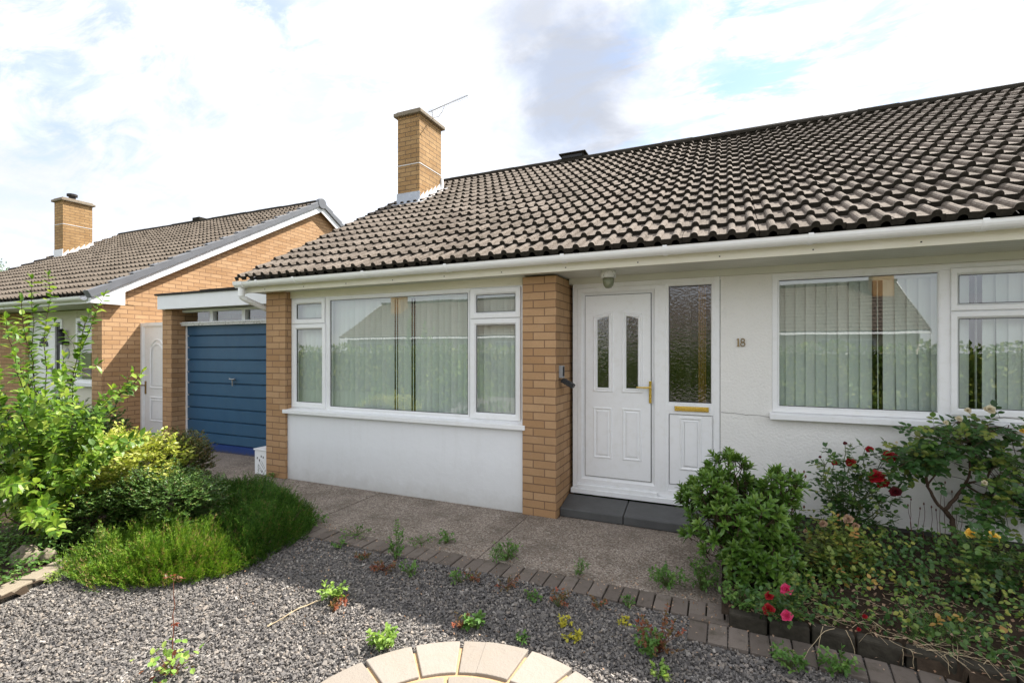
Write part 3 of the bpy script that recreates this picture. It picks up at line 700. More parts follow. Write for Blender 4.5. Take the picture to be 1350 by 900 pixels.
m = MB(); m.ring(rect(2.20, 3.01, 1.072, 2.154), [(0, YB+.004), (.006, YB+.004), (.012, YB+.012), (.012, YB+.02)]); B('glazing_bead', m, 'upvc', win2)
pane(win2, 2.204, 3.005, 1.08, 2.145, YB+.016)
m = MB(); m.prism([(YB-.055, 1.016), (YB+.02, 1.030), (YB+.02, .985), (YB-.04, .980), (YB-.04, .972), (YB-.055, .972)], 'x', .345, 3.07); B('sill', m, 'upvc', win2, bevel=.003)
blind(win2, .44, 3.0, 1.06, 2.12, YB+.13, gaps=((1.13, 1.165), (1.75, 1.78), (2.30, 2.36)), ang=.22, seed=8)

# front door, its frame and side light
YD = 4.655
fr = B('door_frame', MB().ring(rect(-1.39, -.045, .20, 2.212), [(0, YD+.05), (0, YD), (.046, YD), (.050, YD+.012), (.050, YD+.07)]), 'upvc')
m = MB(); m.ring(rect(-1.342, -.560, .248, 2.164), [(0, YD+.014), (0, YD+.002), (.004, YD-.002), (.040, YD-.002), (.052, YD+.010), (.062, YD+.018), (.074, YD+.018), (.076, YD+.05)]); B('door_surround', m, 'upvc', fr)
m = MB(); m.box(-.600, -.500, YD-.001, YD+.06, .246, 2.165); m.box(-.52, -.09, YD+.002, YD+.06, .99, 1.055); each(B, 'mullion', m, 'upvc', fr, bevel=.004)
m = MB(); m.box(-1.40, -.035, YD-.045, YD+.05, .15, .198); m.box(-1.34, -.57, YD-.03, YD-.003, .198, .235); B('threshold', m, 'upvc', fr, bevel=.004)
x0, x1, z0, z1 = -1.262, -.638, .325, 2.085
m = MB(); m.box(x0-.006, x1+.006, YD+.012, YD+.015, z0-.006, z1+.006); B('gasket', m, 'black', fr)
leaf = MB(); leaf.box(x0, x1, YD+.002, YD+.010, z0, z1)
GL = [[(-1.14, 1.192), (-1.033, 1.192), (-1.033, 1.886), (-1.14, 1.850)], [(-.862, 1.192), (-.755, 1.192), (-.755, 1.850), (-.862, 1.886)]]
def grow(poly, d):
    c = Vector((sum(p[0] for p in poly)/len(poly), sum(p[1] for p in poly)/len(poly)))
    return [(p[0]+math.copysign(d, p[0]-c.x), p[1]+math.copysign(d, p[1]-c.y)) for p in poly]
mould = MB()
for gp in GL: mould.ring(grow(gp, .044), [(0, YD+.003), (.004, YD-.006), (.014, YD-.008), (.022, YD-.002), (.034, YD-.008), (.042, YD-.003), (.0435, YD+.0015)])
for q in ((-1.183, -1.000), (-.902, -.720)): mould.ring(rect(q[0], q[1], .505, 1.0), [(0, YD+.003), (.006, YD-.006), (.014, YD-.006), (.022, YD+.0015), (.028, YD+.0015), (.040, YD-.004), (.044, YD-.004)]); mould.box(q[0]+.043, q[1]-.043, YD-.004, YD+.003, .505+.043, 1.0-.043)
door = B('front_door', leaf, 'upvc'); B('door_moulding', mould, 'upvc', door)
for gp in GL:
    p = MB(); p.add([(a, YD-.0005, b) for a, b in gp], [(0, 1, 2, 3)]); p.add([(a, YD+.0015, b) for a, b in gp], [(0, 1, 2, 3)], 1); B('door_glass', p, ('glass_obscure', 'black'), door)
m = MB(); m.box(-.652, -.628, YD-.012, YD+.002, 1.06, 1.265); m.tube([(-.640, YD-.012, 1.205), (-.640, YD-.048, 1.207)], .010, .009, 10); m.tube([(-.640, YD-.048, 1.207), (-.70, YD-.050, 1.205), (-.762, YD-.046, 1.207)], .009, .007, 10); m.lathe((-.640, YD-.014, 1.11), [(.009, 0), (.009, .012)], 8)
B('door_handle', m, 'brass', door, bevel=.003)
m = MB(); m.ring(rect(-.502, -.088, 1.050, 2.168), [(0, YD+.003), (.020, YD+.003), (.028, YD+.012)]); m.ring(rect(-.502, -.088, .242, .998), [(0, YD+.003), (.024, YD+.003), (.026, YD+.008), (.08, YD+.008)])
lit = B('side_light', m, 'upvc'); pane(lit, -.473, -.100, 1.081, 2.137, YD+.014, 'glass_obscure')
m = MB(); m.box(-.474, -.099, YD+.006, YD+.012, .324, .968); m.ring(rect(-.474, -.099, .324, .968), [(0, YD+.006), (0, YD+.003), (.004, YD+.003)], 1)
m.ring(rect(-.380, -.190, .463, .946), [(0, YD+.006), (.006, YD-.003), (.014, YD-.003), (.024, YD+.0055)]); m.ring(rect(-.352, -.218, .491, .918), [(0, YD+.0055), (.012, YD), (.014, YD)]); m.box(-.340, -.230, YD, YD+.006, .503, .906)
B('lower_panel', m, ('upvc', 'black'), lit)
m = MB(); m.box(-.425, -.135, YD-.010, YD+.001, 1.000, 1.044); m.box(-.405, -.155, YD-.014, YD-.010, 1.008, 1.036); B('letter_plate', m, 'brass', lit, bevel=.004)
m = MB()
for i in range(4): m.box(-.225+i*.017, -.211+i*.017, 4.74+.012*(i % 2), 4.75+.012*(i % 2), .3, 2.15)
B('curtain', m, 'curtain', lit)

# chimney
ch = MB(); ch.box(-5.13, -4.687, 6.785, 7.46, 3.7, 5.52); chim = B('chimney', ch, 'brick_chim', roof, uvoff=(.02, 0, 0)); 
m = MB(); m.box(-5.185, -4.63, 6.73, 7.515, 5.52, 5.585); m.box(-5.15, -4.665, 6.765, 7.48, 5.585, 5.615); B('chimney_cap', m, 'concrete_cap', chim, bevel=.012)
m = MB(); m.box(-5.136, -4.681, 6.779, 7.466, 4.69, 4.701); B('damp_course', m, 'lead_white', chim)
def rz(y): return EZ+KS*(y-EY)
m = MB(); m.box(-5.145, -4.672, 6.772, 6.784, rz(6.785)-.03, rz(6.785)+.21); m.prism([(6.60, rz(6.60)+.045), (6.79, rz(6.79)+.05), (6.79, rz(6.79)+.035), (6.60, rz(6.60)+.03)], 'x', -5.22, -4.60)
B('lead_apron', m, 'lead', chim, bevel=.003)
m = MB(); y = 6.775; st = []
while y < 7.47: st.append((y, rz(y)+.10)); st.append((min(y+.125, 7.47), rz(y)+.235)); y += .1251
poly = [(6.70, rz(6.70)+.02), (7.50, rz(7.5)+.02)]+st[::-1]
m.prism(poly, 'x', -4.686, -4.676); m.prism([(6.62, rz(6.62)+.05), (7.52, rz(7.52)+.05), (7.52, rz(7.52)+.04), (6.62, rz(6.62)+.04)], 'x', -4.68, -4.58); m.box(-4.69, -4.66, 7.44, 7.50, rz(7.46), rz(7.46)+.24)
B('stepped_flashing', m, 'lead_white', chim)
m = MB(); m.box(-2.66, -2.26, 8.2, 8.42, RZ+.02, RZ+.125); m.box(-2.70, -2.22, 8.17, 8.45, RZ+.118, RZ+.140); m.box(-2.64, -2.28, 8.19, 8.2, RZ+.05, RZ+.10, 1)
B('ridge_vent', m, ('tile_edge', 'black'), roof, bevel=.006)

# things fixed to the house
step = MB()
for xa, xb in ((-1.42, -.835), (-.829, -.02)): step.prism([(4.33, .0), (4.61, .0), (4.61, .140), (4.33, .078)], 'x', xa, xb)
o = build('door_step', step, M['slate'], base=(-.9, 4.4, 0), bevel=.008); tag(o, 'low dark slate step in front of the white front door', 'step')
la = root('porch_light', (-.955, 4.30, 2.262), 'small round porch light with flaking white base under the eaves', 'outdoor light')
m = MB(); m.lathe((-.955, 4.30, 2.195), [(.046, 0), (.066, .006), (.068, .045), (.060, .0665)], 20); build('lamp_base', m, M['peel'], la, smooth=False)
m = MB(); m.lathe((-.955, 4.30, 2.105), [(.004, 0), (.026, .004), (.042, .025), (.050, .055), (.052, .090)], 20); build('lamp_shade', m, M['lamp_glass'], la, smooth=True)
ks = root('key_safe', (-1.425, 4.345, 1.30), 'grey key safe with its black cover hanging open on the brick pier', 'key safe')
m = MB(); m.box(-1.424, -1.388, 4.313, 4.377, 1.295, 1.41); m.box(-1.388, -1.386, 4.322, 4.368, 1.31, 1.40, 1)
for i in range(4): m.box(-1.386, -1.382, 4.335, 4.355, 1.318+i*.02, 1.330+i*.02, 1)
build('key_box', m, [M['grey_plastic'], M['black']], ks, bevel=.004)
mt = Matrix.Translation((-1.392, 4.345, 1.288)) @ Matrix.Rotation(R(28), 4, 'Y'); m = MB(); m.box(0, .125, -.038, .038, -.034, .0, mat=mt); m.box(.006, .119, -.032, .032, 0, .006, mat=mt); build('key_cover', m, M['black'], ks, bevel=.008)
nb = root('house_number', (.123, 4.655, 1.62), 'brass number 18 on the white wall beside the front door', 'house number')
m = MB(); m.tube([(.103, 4.650, 1.588), (.103, 4.650, 1.656)], .0052, .0052, 8); m.tube([(.103, 4.650, 1.655), (.092, 4.650, 1.643)], .0035, .002, 6); m.box(.092, .114, 4.646, 4.655, 1.586, 1.5915); build('digit', m, M['old_brass'], nb)
m = MB()
for cz_, rx_, rz_ in ((1.6375, .0135, .0155), (1.6045, .0165, .0165)): m.tube([(.139+rx_*math.sin(a), 4.650, cz_+rz_*math.cos(a)) for a in np.linspace(0, 2*math.pi, 19)], .0045, .0045, 6)
build('digit', m, M['old_brass'], nb)
ae = root('aerial', (-4.86, 7.33, 5.61), 'grey television aerial on the tall brick chimney of the nearest bungalow', 'aerial')
m = MB(); a0 = Vector((-4.92, 7.40, 5.86)); a1 = Vector((-3.98, 7.19, 5.87)); m.tube([(-4.80, 7.36, 5.615), (-4.82, 7.375, 5.87)], .012, .012, 6); m.tube([a0, a1], .008, .007, 5); q = a0.lerp(a1, .42); m.tube([(-4.81, 7.365, 5.72), (-4.66, 7.33, 5.70), (-4.56, 7.30, 5.76), q], .006, .006, 5); build('boom', m, M['steel'], ae)
m = MB(); dv = (a1-a0).normalized().cross(Vector((0, 0, 1)))
for i in range(17):
    p = a0.lerp(a1, .06+.055*i); m.tube([p-dv*(.085-.002*i)-Vector((0, 0, .012)), p+Vector((0, 0, .004)), p+dv*(.085-.002*i)-Vector((0, 0, .012))], .0035, .0035, 4)
build('antenna_element', m, M['steel'], ae)

# ================================================================== GARAGE
ga = root('garage', (-6.7, 4.8, 0), 'flat roofed brick garage with blue horizontally boarded door set back beside the nearest bungalow', 'garage')
def G(n, mb, m, par=None, **k): return build(n, mb, M[m] if isinstance(m, str) else [M[q] for q in m], par or ga, **k)
m = MB(); m.box(-8.10, -7.872, 4.74, 5.10, -.1, 2.2); G('brick_pier', m, 'brick', uvoff=(8.10, 0, 0), bevel=.003)
m = MB(); m.box(-8.095, -7.88, 5.10, 10.2, -.1, 2.2); m.box(-5.62, -5.40, 4.97, 10.2, -.1, 2.2); m.box(-8.095, -5.4, 10.2, 10.4, -.1, 2.2); each(G, 'brick_wall', m, 'brick')
m = MB(); m.box(-8.055, -5.22, 4.64, 4.665, 2.185, 2.395); m.box(-8.055, -8.03, 4.665, 10.4, 2.185, 2.395); G('fascia', m, 'white_paint')
m = MB(); m.box(-8.09, -5.21, 4.61, 10.45, 2.397, 2.425); m.box(-7.0, -5.25, 4.60, 10.4, 2.424, 2.436); gr = G('roof', m, 'felt', bevel=.006)
m = MB(); m.box(-8.02, -5.24, 4.67, 10.3, 2.20, 2.22); G('soffit', m, 'soffit', gr)
m = MB(); m.box(-7.86, -5.62, 5.001, 5.04, -.03, 1.962); 
z = -.02; bands = [-.02, .115, .27, .463, .656, .849, 1.043, 1.212, 1.405, 1.598, 1.78, 1.95]
for i in range(len(bands)-1): m.prism([(4.985, bands[i]+.006), (4.968, bands[i]+.016), (4.964, bands[i+1]-.012), (4.985, bands[i+1]-.004), (5.002, bands[i+1]-.004), (5.002, bands[i]+.006)], 'x', -7.84, -5.62)
gd = G('garage_door', m, 'blue')
m = MB(); m.lathe((-6.70, 4.96, 1.09), [(.004, 0), (.004, .001)], 6); m.tube([(-6.74, 4.965, 1.115), (-6.74, 4.925, 1.118)], .012, .010, 8); m.tube([(-6.80, 4.92, 1.128), (-6.74, 4.92, 1.12), (-6.68, 4.92, 1.128)], .010, .010, 8); m.tube([(-6.74, 4.925, 1.12), (-6.745, 4.93, 1.02)], .010, .008, 8); G('door_handle', m, 'steel', gd)
m = MB(); m.box(-7.872, -7.842, 4.955, 5.0, 0, 1.965); G('door_jamb', m, 'white_paint')
# glazed strip over the door
m = MB(); m.ring(rect(-7.95, -5.60, 1.965, 2.186), [(0, 4.97), (0, 4.90), (.035, 4.90), (.038, 4.93), (.038, 4.97)])
for x in (-7.18, -6.47): m.box(x-.035, x+.035, 4.902, 4.965, 1.995, 2.156)

gw = G('window', m, 'white_paint')
m = MB(); m.box(-8.0, -5.6, 4.880, 4.97, 1.940, 1.966); m.box(-7.97, -5.6, 4.865, 4.898, 1.968, 1.988); G('sill', m, 'peel', gw)
for x0, x1 in ((-7.91, -7.215), (-7.145, -6.505), (-6.435, -5.64)):
    p = MB(); p.add([(x0, 4.945, 2.0), (x1, 4.945, 2.0), (x1, 4.945, 2.15), (x0, 4.945, 2.15)], [(0, 1, 2, 3)]); G('pane', p, 'glass', gw)

# white door in the side passage
sd = root('side_gate', (-8.7, 5.15, 0), 'white panelled passage door between the garage and the neighbouring brick gable', 'door')
m = MB(); m.ring(rect(-9.335, -8.10, -.02, 2.03), [(0, 5.17), (0, 5.10), (.055, 5.10), (.062, 5.112), (.075, 5.112), (.078, 5.15)]); build('door_frame', m, M['upvc'], sd)
m = MB(); m.box(-9.262, -8.17, 5.122, 5.15, .055, 1.956)
pts = [(-9.10+.42*i/10, 1.62+.13*math.sin(math.pi*i/10)) for i in range(11)]
m.ring([(-9.10, .90), (-8.68, .90)]+[(a, b) for a, b in pts[::-1]][0:1]+pts[::-1][1:], [(0, 5.122), (.005, 5.110), (.02, 5.110), (.03, 5.121)])
m.ring([(-9.055, .945), (-8.725, .945)]+[(-9.055+.33*i/10, 1.575+.10*math.sin(math.pi*i/10)) for i in range(10, -1, -1)], [(0, 5.121), (.012, 5.112), (.02, 5.112)])
m.ring(rect(-9.10, -8.68, .33, .76), [(0, 5.122), (.005, 5.110), (.02, 5.110), (.03, 5.121)]); m.ring(rect(-9.055, -8.725, .375, .715), [(0, 5.121), (.012, 5.112), (.02, 5.112)])
dl = build('door_leaf', m, M['upvc'], sd)
m = MB(); m.box(-9.225, -9.195, 5.108, 5.122, .80, 1.02); m.tube([(-9.21, 5.11, .95), (-9.21, 5.07, .95), (-9.30, 5.068, .948)], .009, .008, 8); build('door_handle', m, M['old_brass'], dl)

# white box by the pier
ub = root('meter_box', (-5.32, 4.42, 0), 'small white lidded box standing against the end brick pier by the garage', 'box')
m = MB(); m.box(-5.43, -5.205, 4.275, 4.55, 0, .30); m.box(-5.431, -5.203, 4.273, 4.275, .005, .295); build('box_body', m, M['white_paint'], ub, bevel=.004)
m = MB(); m.box(-5.445, -5.20, 4.262, 4.57, .30, .318); build('lid', m, M['white_paint'], ub, bevel=.004)
m = MB()
for x, z in ((-5.385, .19), (-5.345, .165), (-5.315, .215), (-5.28, .205), (-5.30, .03)): m.box(x-.006, x+.006, 4.270, 4.2735, z, z+.024)
for a, b in (((-5.37, .13), (-5.30, .05)), ((-5.35, .17), (-5.27, .07)), ((-5.31, .17), (-5.25, .08)), ((-5.37, .10), (-5.30, .02))): m.tube([(a[0], 4.272, a[1]), (b[0], 4.272, b[1])], .0018, .0018, 4)
build('dark_mark', m, M['black'], ub)  # dark dots and thin diagonal lines on the box front

# ================================================================== NEIGHBOUR'S BUNGALOW
NX0, NX1, NEY, NEZ, NRY = -17.65, -9.20, 4.30, 2.44, 9.1
NRZ = NEZ+KS*(NRY-NEY)
nh = root('bungalow', (-13, 5, 0), 'neighbouring bungalow with a sunlit brick gable and grey verge tiles beyond the garage', 'house')
def N(n, mb, m, par=None, **k): return build(n, mb, M[m] if isinstance(m, str) else [M[q] for q in m], par or nh, **k)
m = MB(); W = -9.33
m.prism([(4.53, -.1), (13.8, -.1), (13.8, 2.30), (NRY, NRZ-.13), (4.53, 2.44)], 'x', W-.22, W); N('gable_wall', m, 'brick', uvoff=(0, .05, 0))
m = MB(); m.box(-9.625, W-.22, 4.53, 5.1, -.1, 2.3); m.box(-17.2, -12.75, 4.9, 5.1, -.1, 2.3); m.box(-17.4, -17.2, 4.9, 13.8, -.1, 2.3); m.box(-17.4, -9.5, 13.6, 13.8, -.1, 2.3)
m.prism([(4.6, 2.3), (13.6, 2.3), (NRY, NRZ-.13)], 'x', -17.4, -17.2); each(N, 'brick_wall', m, 'brick')
m = MB(); m.box(-11.55, -11.08, 4.98, 5.2, -.1, 2.3); m.box(-11.08, -9.625, 4.98, 5.2, -.1, .95); m.box(-12.75, -9.6, 4.985, 5.2, 2.15, 2.3); N('front_wall', m, 'cream_wall')
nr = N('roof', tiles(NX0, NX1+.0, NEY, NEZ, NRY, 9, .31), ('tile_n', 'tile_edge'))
m = MB(); m.prism([(NRY, NRZ-.01), (14.0, NRZ-KS*(14.0-NRY)), (14.0, NRZ-KS*(14.0-NRY)-.05), (NRY, NRZ-.06)], 'x', NX0, NX1); m.prism([(NEY+.12, NEZ), (NRY, NRZ-.075), (NRY, NRZ-.10), (NEY+.12, NEZ-.03)], 'x', NX0+.03, NX1-.1); N('rear_roof_slope', m, 'tile_n', nr)
N('ridge_cap', ridge(NX0, NX1, NRY, NRZ+.03, 4), 'tile_edge', nr)
m = MB(); c, s = math.cos(PITCH), math.sin(PITCH)
L_ = (NRY-NEY)/c; n = 15
for k in range(n):
    t0, t1 = k*L_/n-.012, (k+1)*L_/n+.0
    for sd_ in (1, -1):
        def yz(t, h): y = NEY+t*c-h*s; z = NEZ+t*s+h*c; return ((y if sd_ > 0 else 2*NRY-y), z)
        poly = [yz(t0, -.055), yz(t1, -.06), yz(t1, .045), yz(t0, .072)]
        m.prism(poly if sd_ > 0 else poly[::-1], 'x', NX1-.11, NX1+.035)
m.lathe((NX1+.0, NRY, NRZ-.04), [(.001, 0)], 3) if False else m.prism([(NRY+.13*math.cos(a), NRZ-.02+.13*math.sin(a)) for a in np.linspace(0, 2*math.pi, 14)[:-1]], 'x', NX1-.06, NX1+.045)
N('verge_tile', m, 'dryverge', nr, bevel=.006)
m = MB(); o_ = .075
m.prism([(NEY+.02, NEZ-.05), (NRY, NRZ-.07), (NRY, NRZ-.22), (NEY+.5, NEZ+KS*.5-.20), (NEY+.5, 2.31), (NEY+.02, 2.31)], 'x', NX1-.03, NX1-.005)
m.prism([(NRY, NRZ-.07), (13.9, NRZ-.07-KS*(13.9-NRY)), (13.9, NRZ-.22-KS*(13.9-NRY)), (NRY, NRZ-.22)], 'x', NX1-.03, NX1-.005)
m.box(NX1-.13, NX1-.03, NEY+.02, NEY+.5, 2.31, 2.33)
each(N, 'barge_board', m, 'white_paint', nr)
m = MB(); m.box(NX0+.03, NX1-.03, NEY+.05, NEY+.075, 2.31, 2.44); N('fascia', m, 'white_paint')
m = MB(); m.box(NX0+.03, W, NEY+.076, 5.0, 2.315, 2.33); N('soffit', m, 'soffit')
N('gutter', gutter(NX0, NX1-.14, NEY-.01, 2.405), 'gutter')
m = MB(); m.ring(rect(-12.74, -11.55, -.02, 2.15), [(0, 5.03), (0, 4.96), (.06, 4.96), (.066, 5.03)]); m.box(-11.86, -11.80, 4.962, 5.03, .04, 2.09); m.box(-12.68, -11.86, 4.99, 5.02, .04, 2.09)
nd = N('front_door', m, 'upvc')
m = MB(); cx, cz = -12.27, 1.62
for k in range(5):
    a0, a1 = math.pi*k/5+.06, math.pi*(k+1)/5-.06; m.prism([(cx+.07*math.cos(a0), cz+.07*math.sin(a0)), (cx+.17*math.cos(a0), cz+.2*math.sin(a0)), (cx+.17*math.cos(a1), cz+.2*math.sin(a1)), (cx+.07*math.cos(a1), cz+.07*math.sin(a1))], 'y', 4.984, 4.99)
m.box(-12.36, -12.28, 4.985, 4.992, 1.32, 1.38); m.box(-11.79, -11.62, 4.985, 4.99, 1.09, 2.07); each(N, 'door_glass', m, 'black', nd)
m = MB(); m.box(-11.95, -11.90, 4.96, 4.99, .95, 1.30); m.tube([(-11.925, 4.96, 1.2), (-11.925, 4.93, 1.2), (-12.04, 4.93, 1.2)], .012, .012, 6); N('door_handle', m, 'steel', nd)
nw = N('window', MB().ring(rect(-11.07, -9.63, .96, 2.15), [(0, 5.05), (0, 4.96), (.06, 4.96), (.066, 5.03)]), 'upvc')
m = MB(); m.box(-11.0, -9.7, 4.962, 5.02, 1.83, 1.88); m.box(-10.50, -10.44, 4.961, 5.02, 1.0, 2.1); each(N, 'mullion', m, 'upvc', nw)
for x0, x1 in ((-11.01, -10.5), (-10.44, -9.69)):
    for z0, z1 in ((1.02, 1.83), (1.88, 2.09)):
        p = MB(); p.add([(x0, 4.985, z0), (x1, 4.985, z0), (x1, 4.985, z1), (x0, 4.985, z1)], [(0, 1, 2, 3)]); N('pane', p, 'glass', nw)
m = MB(); m.box(-11.12, -9.63, 4.90, 5.0, .90, .96); N('sill', m, 'upvc', nw)
m = MB(); m.box(-11.05, -9.65, 5.6, 5.62, .3, 2.2); N('inner_room', m, 'interior')
nl = root('wall_light', (-11.40, 4.97, 1.5), "dark lantern above an oval plaque on the neighbour's cream wall", 'outdoor light')
m = MB(); m.box(-11.50, -11.32, 4.86, 4.975, 1.66, 1.72); m.lathe((-11.41, 4.90, 1.72), [(.05, 0), (.045, .18), (.07, .19), (.02, .24)], 8); build('lantern', m, M['black'], nl)
m = MB(); m.prism([(-11.38+.07*math.cos(a), 1.50+.10*math.sin(a)) for a in np.linspace(0, 2*math.pi, 20)[:-1]], 'y', 4.965, 4.978); build('plaque', m, M['grey_plastic'], nl)
def nrz(y): return NEZ+KS*(y-NEY)
ncx = -16.60
m = MB(); m.box(ncx-.44, ncx, 7.155, 7.83, 3.7, 5.66); nc = N('chimney', m, 'brick_chim', nr)
m = MB(); m.box(ncx-.50, ncx+.06, 7.10, 7.885, 5.66, 5.725); m.box(ncx-.46, ncx+.02, 7.14, 7.84, 5.725, 5.76); N('chimney_cap', m, 'concrete_cap', nc, bevel=.012)
m = MB(); m.lathe((ncx-.2, 7.45, 5.76), [(.10, 0), (.08, .03), (.075, .10), (.12, .11), (.12, .17), (.09, .18)], 12); N('flue_pot', m, 'felt', nc)
m = MB(); m.box(ncx-.45, ncx+.008, 7.145, 7.155, nrz(7.155)-.05, nrz(7.155)+.24)
y = 7.15; st = []
while y < 7.83: st.append((y, nrz(y)+.10)); st.append((min(y+.125, 7.84), nrz(y)+.25)); y += .1251
m.prism([(7.1, nrz(7.1)), (7.86, nrz(7.86))]+st[::-1], 'x', ncx+.001, ncx+.012); m.box(ncx-.446, ncx+.006, 7.149, 7.836, 5.02, 5.032); N('stepped_flashing', m, 'lead_white', nc)
m = MB(); m.box(-14.0, -13.7, 9.0, 9.2, NRZ+.02, NRZ+.14); N('ridge_vent', m, 'tile_edge', nr)

# ================================================================== ACROSS THE ROAD (seen in the glass)
def opposite(x0, x1, chx, label):
    h = root('bungalow', ((x0+x1)/2, -19, 0), label, 'house')
    f = lambda n, mb, m, par=None, **k: build(n, mb, M[m] if isinstance(m, str) else [M[q] for q in m], par or h, **k)
    m = MB(); m.box(x0+.2, x1-.2, -25, -17.2, -.1, 2.3)
    for a in (x0+.2, x1-.42): m.prism([(-25, 2.3), (-17.2, 2.3), (-21.1, 4.6)], 'x', a, a+.22)
    f('wall', m, 'cream_wall')
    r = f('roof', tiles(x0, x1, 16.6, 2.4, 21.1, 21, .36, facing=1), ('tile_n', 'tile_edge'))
    for v in r.data.vertices: v.co.y = -(v.co.y+h.location.y)-h.location.y
    m = MB(); m.prism([(-21.1, 5.09), (-25.6, 2.39), (-25.6, 2.34), (-21.1, 5.04)], 'x', x0, x1); f('rear_roof_slope', m, 'tile_n', r)
    f('ridge_cap', ridge(x0, x1, -21.1, 5.14, 2), 'tile_edge', r)
    m = MB(); m.box(x0, x1, -16.75, -16.6, 2.28, 2.38); f('fascia', m, 'white_paint')
    m = MB(); m.prism([(-16.6, 2.38), (-21.1, 5.08), (-21.1, 4.9), (-16.6, 2.2)], 'x', x1-.03, x1+.0); m.prism([(-16.6, 2.38), (-21.1, 5.08), (-21.1, 4.9), (-16.6, 2.2)], 'x', x0-.01, x0+.02); each(f, 'barge_board', m, 'white_paint', r)
    m = MB(); m.box(chx, chx+.9, -20.4, -19.6, 3.5, 6.2); c_ = f('chimney', m, 'brick_chim', r); m = MB(); m.box(chx-.06, chx+.96, -20.46, -19.54, 6.2, 6.3); f('chimney_cap', m, 'concrete_cap', c_)
    for xa in (x0+1.2, x0+5.2, x1-4.0):
        if xa+2 < x1:
            w = f('window', MB().box(xa, xa+2.2, -17.21, -17.14, .95, 2.1), 'upvc'); m = MB(); m.box(xa+.1, xa+1.05, -17.14, -17.13, 1.05, 2.0); m.box(xa+1.15, xa+2.1, -17.14, -17.13, 1.05, 2.0); f('pane', m, 'grey_plastic', w)
    return h
opposite(-6.0, 8.0, 6.6, 'bungalow across the road, mirrored in the panes beside the front door')
opposite(-24.0, -8.5, -22.0, 'bungalow across the road, mirrored in the big blinds window')
hd = root('hedge', (-6, -6.4, 0), 'long clipped green hedge between the front garden and the road', 'hedge')
m = MB(); m.box(-30, 14, -6.65, -6.32, -.05, 1.45); build('hedge_core', m, M['l_hedge'], hd)
L = Leaves('T4'); n = 30000
x = RNG.uniform(-24, 12, n); z = RNG.uniform(0, 1.72, n)+.05*np.sin(x*3)+.04*np.sin(x*7.1); y = np.where(z > 1.6, RNG.uniform(-6.8, -6.1, n), -6.18+.08*np.sin(x*4+z*3)+RNG.normal(0, .07, n))
d = RNG.normal(size=(n, 3))*.8+np.array([0, .5, .4]); L.addn(np.stack([x, y, z], 1), d, RNG.normal(size=(n, 3))+np.array([0, .8, .8]), RNG.uniform(.09, .15, n), RNG.uniform(.06, .10, n)); L.build('foliage', M['l_hedge'], hd)
# ================================================================== PLANTS, LEFT BED
def arching(name, base, tips, ll, lw, mat, label, sag=.16, every=.036, r0=.007, cat='shrub', start=.2, side_tw=2, group=None, bark='bark', tpl='T8', spread=.9):
    rt = root(name, base, label, cat, group); L = Leaves(tpl); S = MB()
    for tp in tips:
        b = Vector(base)+Vector((random.gauss(0, .05), random.gauss(0, .05), 0)); tp = Vector(tp)
        pts = curve(b, tp, sag*random.uniform(.6, 1.2), 9, .012); S.tube(pts, r0*random.uniform(.7, 1.1), .0016, 5)
        leafy(L, pts, every, ll, lw, start, True, spread)
        for k in range(side_tw):
            i = random.randint(3, 8); d = (pts[i+1]-pts[i]).normalized() if i < 9 else Vector((0, 0, 1))
            e = pts[i]+(d+rdir(.35)*.9).normalized()*random.uniform(.10, .26); q = curve(pts[i], e, .08, 4, .004); S.tube(q, .0022, .001, 4); leafy(L, q, every, ll*.9, lw*.9, .1, True, spread)
    L.build('foliage', M[mat], rt); build('stems', S, M[bark], rt); return rt
# the big loose shrub that leans in over the blocks
b0 = gnd(25, 705); b0 = (-4.95, 2.02, 0)
tips = [at(42, 368, 3.7), at(64, 364, 3.75), at(28, 395, 3.4), at(138, 388, 3.75), at(112, 425, 3.7), at(188, 490, 3.4), at(150, 512, 3.35), at(198, 571, 3.05), at(160, 575, 3.0), at(120, 560, 3.1),
        at(8, 420, 3.2), at(20, 470, 3.0), at(84, 470, 3.4), at(60, 520, 3.1), at(78, 700, 2.55), at(62, 672, 2.6), at(40, 690, 2.5), at(10, 640, 2.6), at(10, 560, 2.9), at(100, 530, 3.2), at(40, 600, 2.9), at(-20, 500, 2.9), at(-40, 430, 3.1), at(-60, 560, 2.8), at(-30, 640, 2.6), at(-60, 480, 3.3)]
for _ in range(22): tips.append(at(random.uniform(-60, 92), random.uniform(470, 650), random.uniform(2.75, 3.5)))
for _ in range(12): tips.append(at(random.uniform(60, 150), random.uniform(520, 640), random.uniform(2.9, 3.3)))
arching('tall_shrub', b0, tips, .076, .044, 'l_big', 'tall loose shrub with arching stems of light green oval leaves', sag=.10)
shrub('golden_shrub', (-4.75, 2.55, 0), (-4.80, 2.52, .47), (.50, .34, .36), 900, .10, 10, .044, .026, 'l_gold', 'low golden yellow variegated shrub in the middle of the planting bed', up=.6, shell=.5)
shrub('golden_shrub', (-5.35, 2.1, 0), (-5.30, 2.15, .42), (.48, .35, .40), 420, .10, 8, .045, .026, 'l_big', 'low light green shrub beneath the tall arching shrub', up=.5, shell=.4)
shrub('spreading_shrub', (-4.30, 2.50, 0), (-4.27, 2.50, .30), (.46, .30, .24), 2400, .085, 10, .024, .014, 'l_dark', 'low dark green shrub with tiny leaves behind the sunlit heather', up=.25, shell=.35, flat=True)
shrub('spreading_shrub', (-4.72, 2.12, 0), (-4.70, 2.18, .22), (.38, .28, .22), 1300, .08, 9, .024, .014, 'l_dark', 'deep green small leaved shrub in shade under the golden shrub', up=.25, shell=.3)
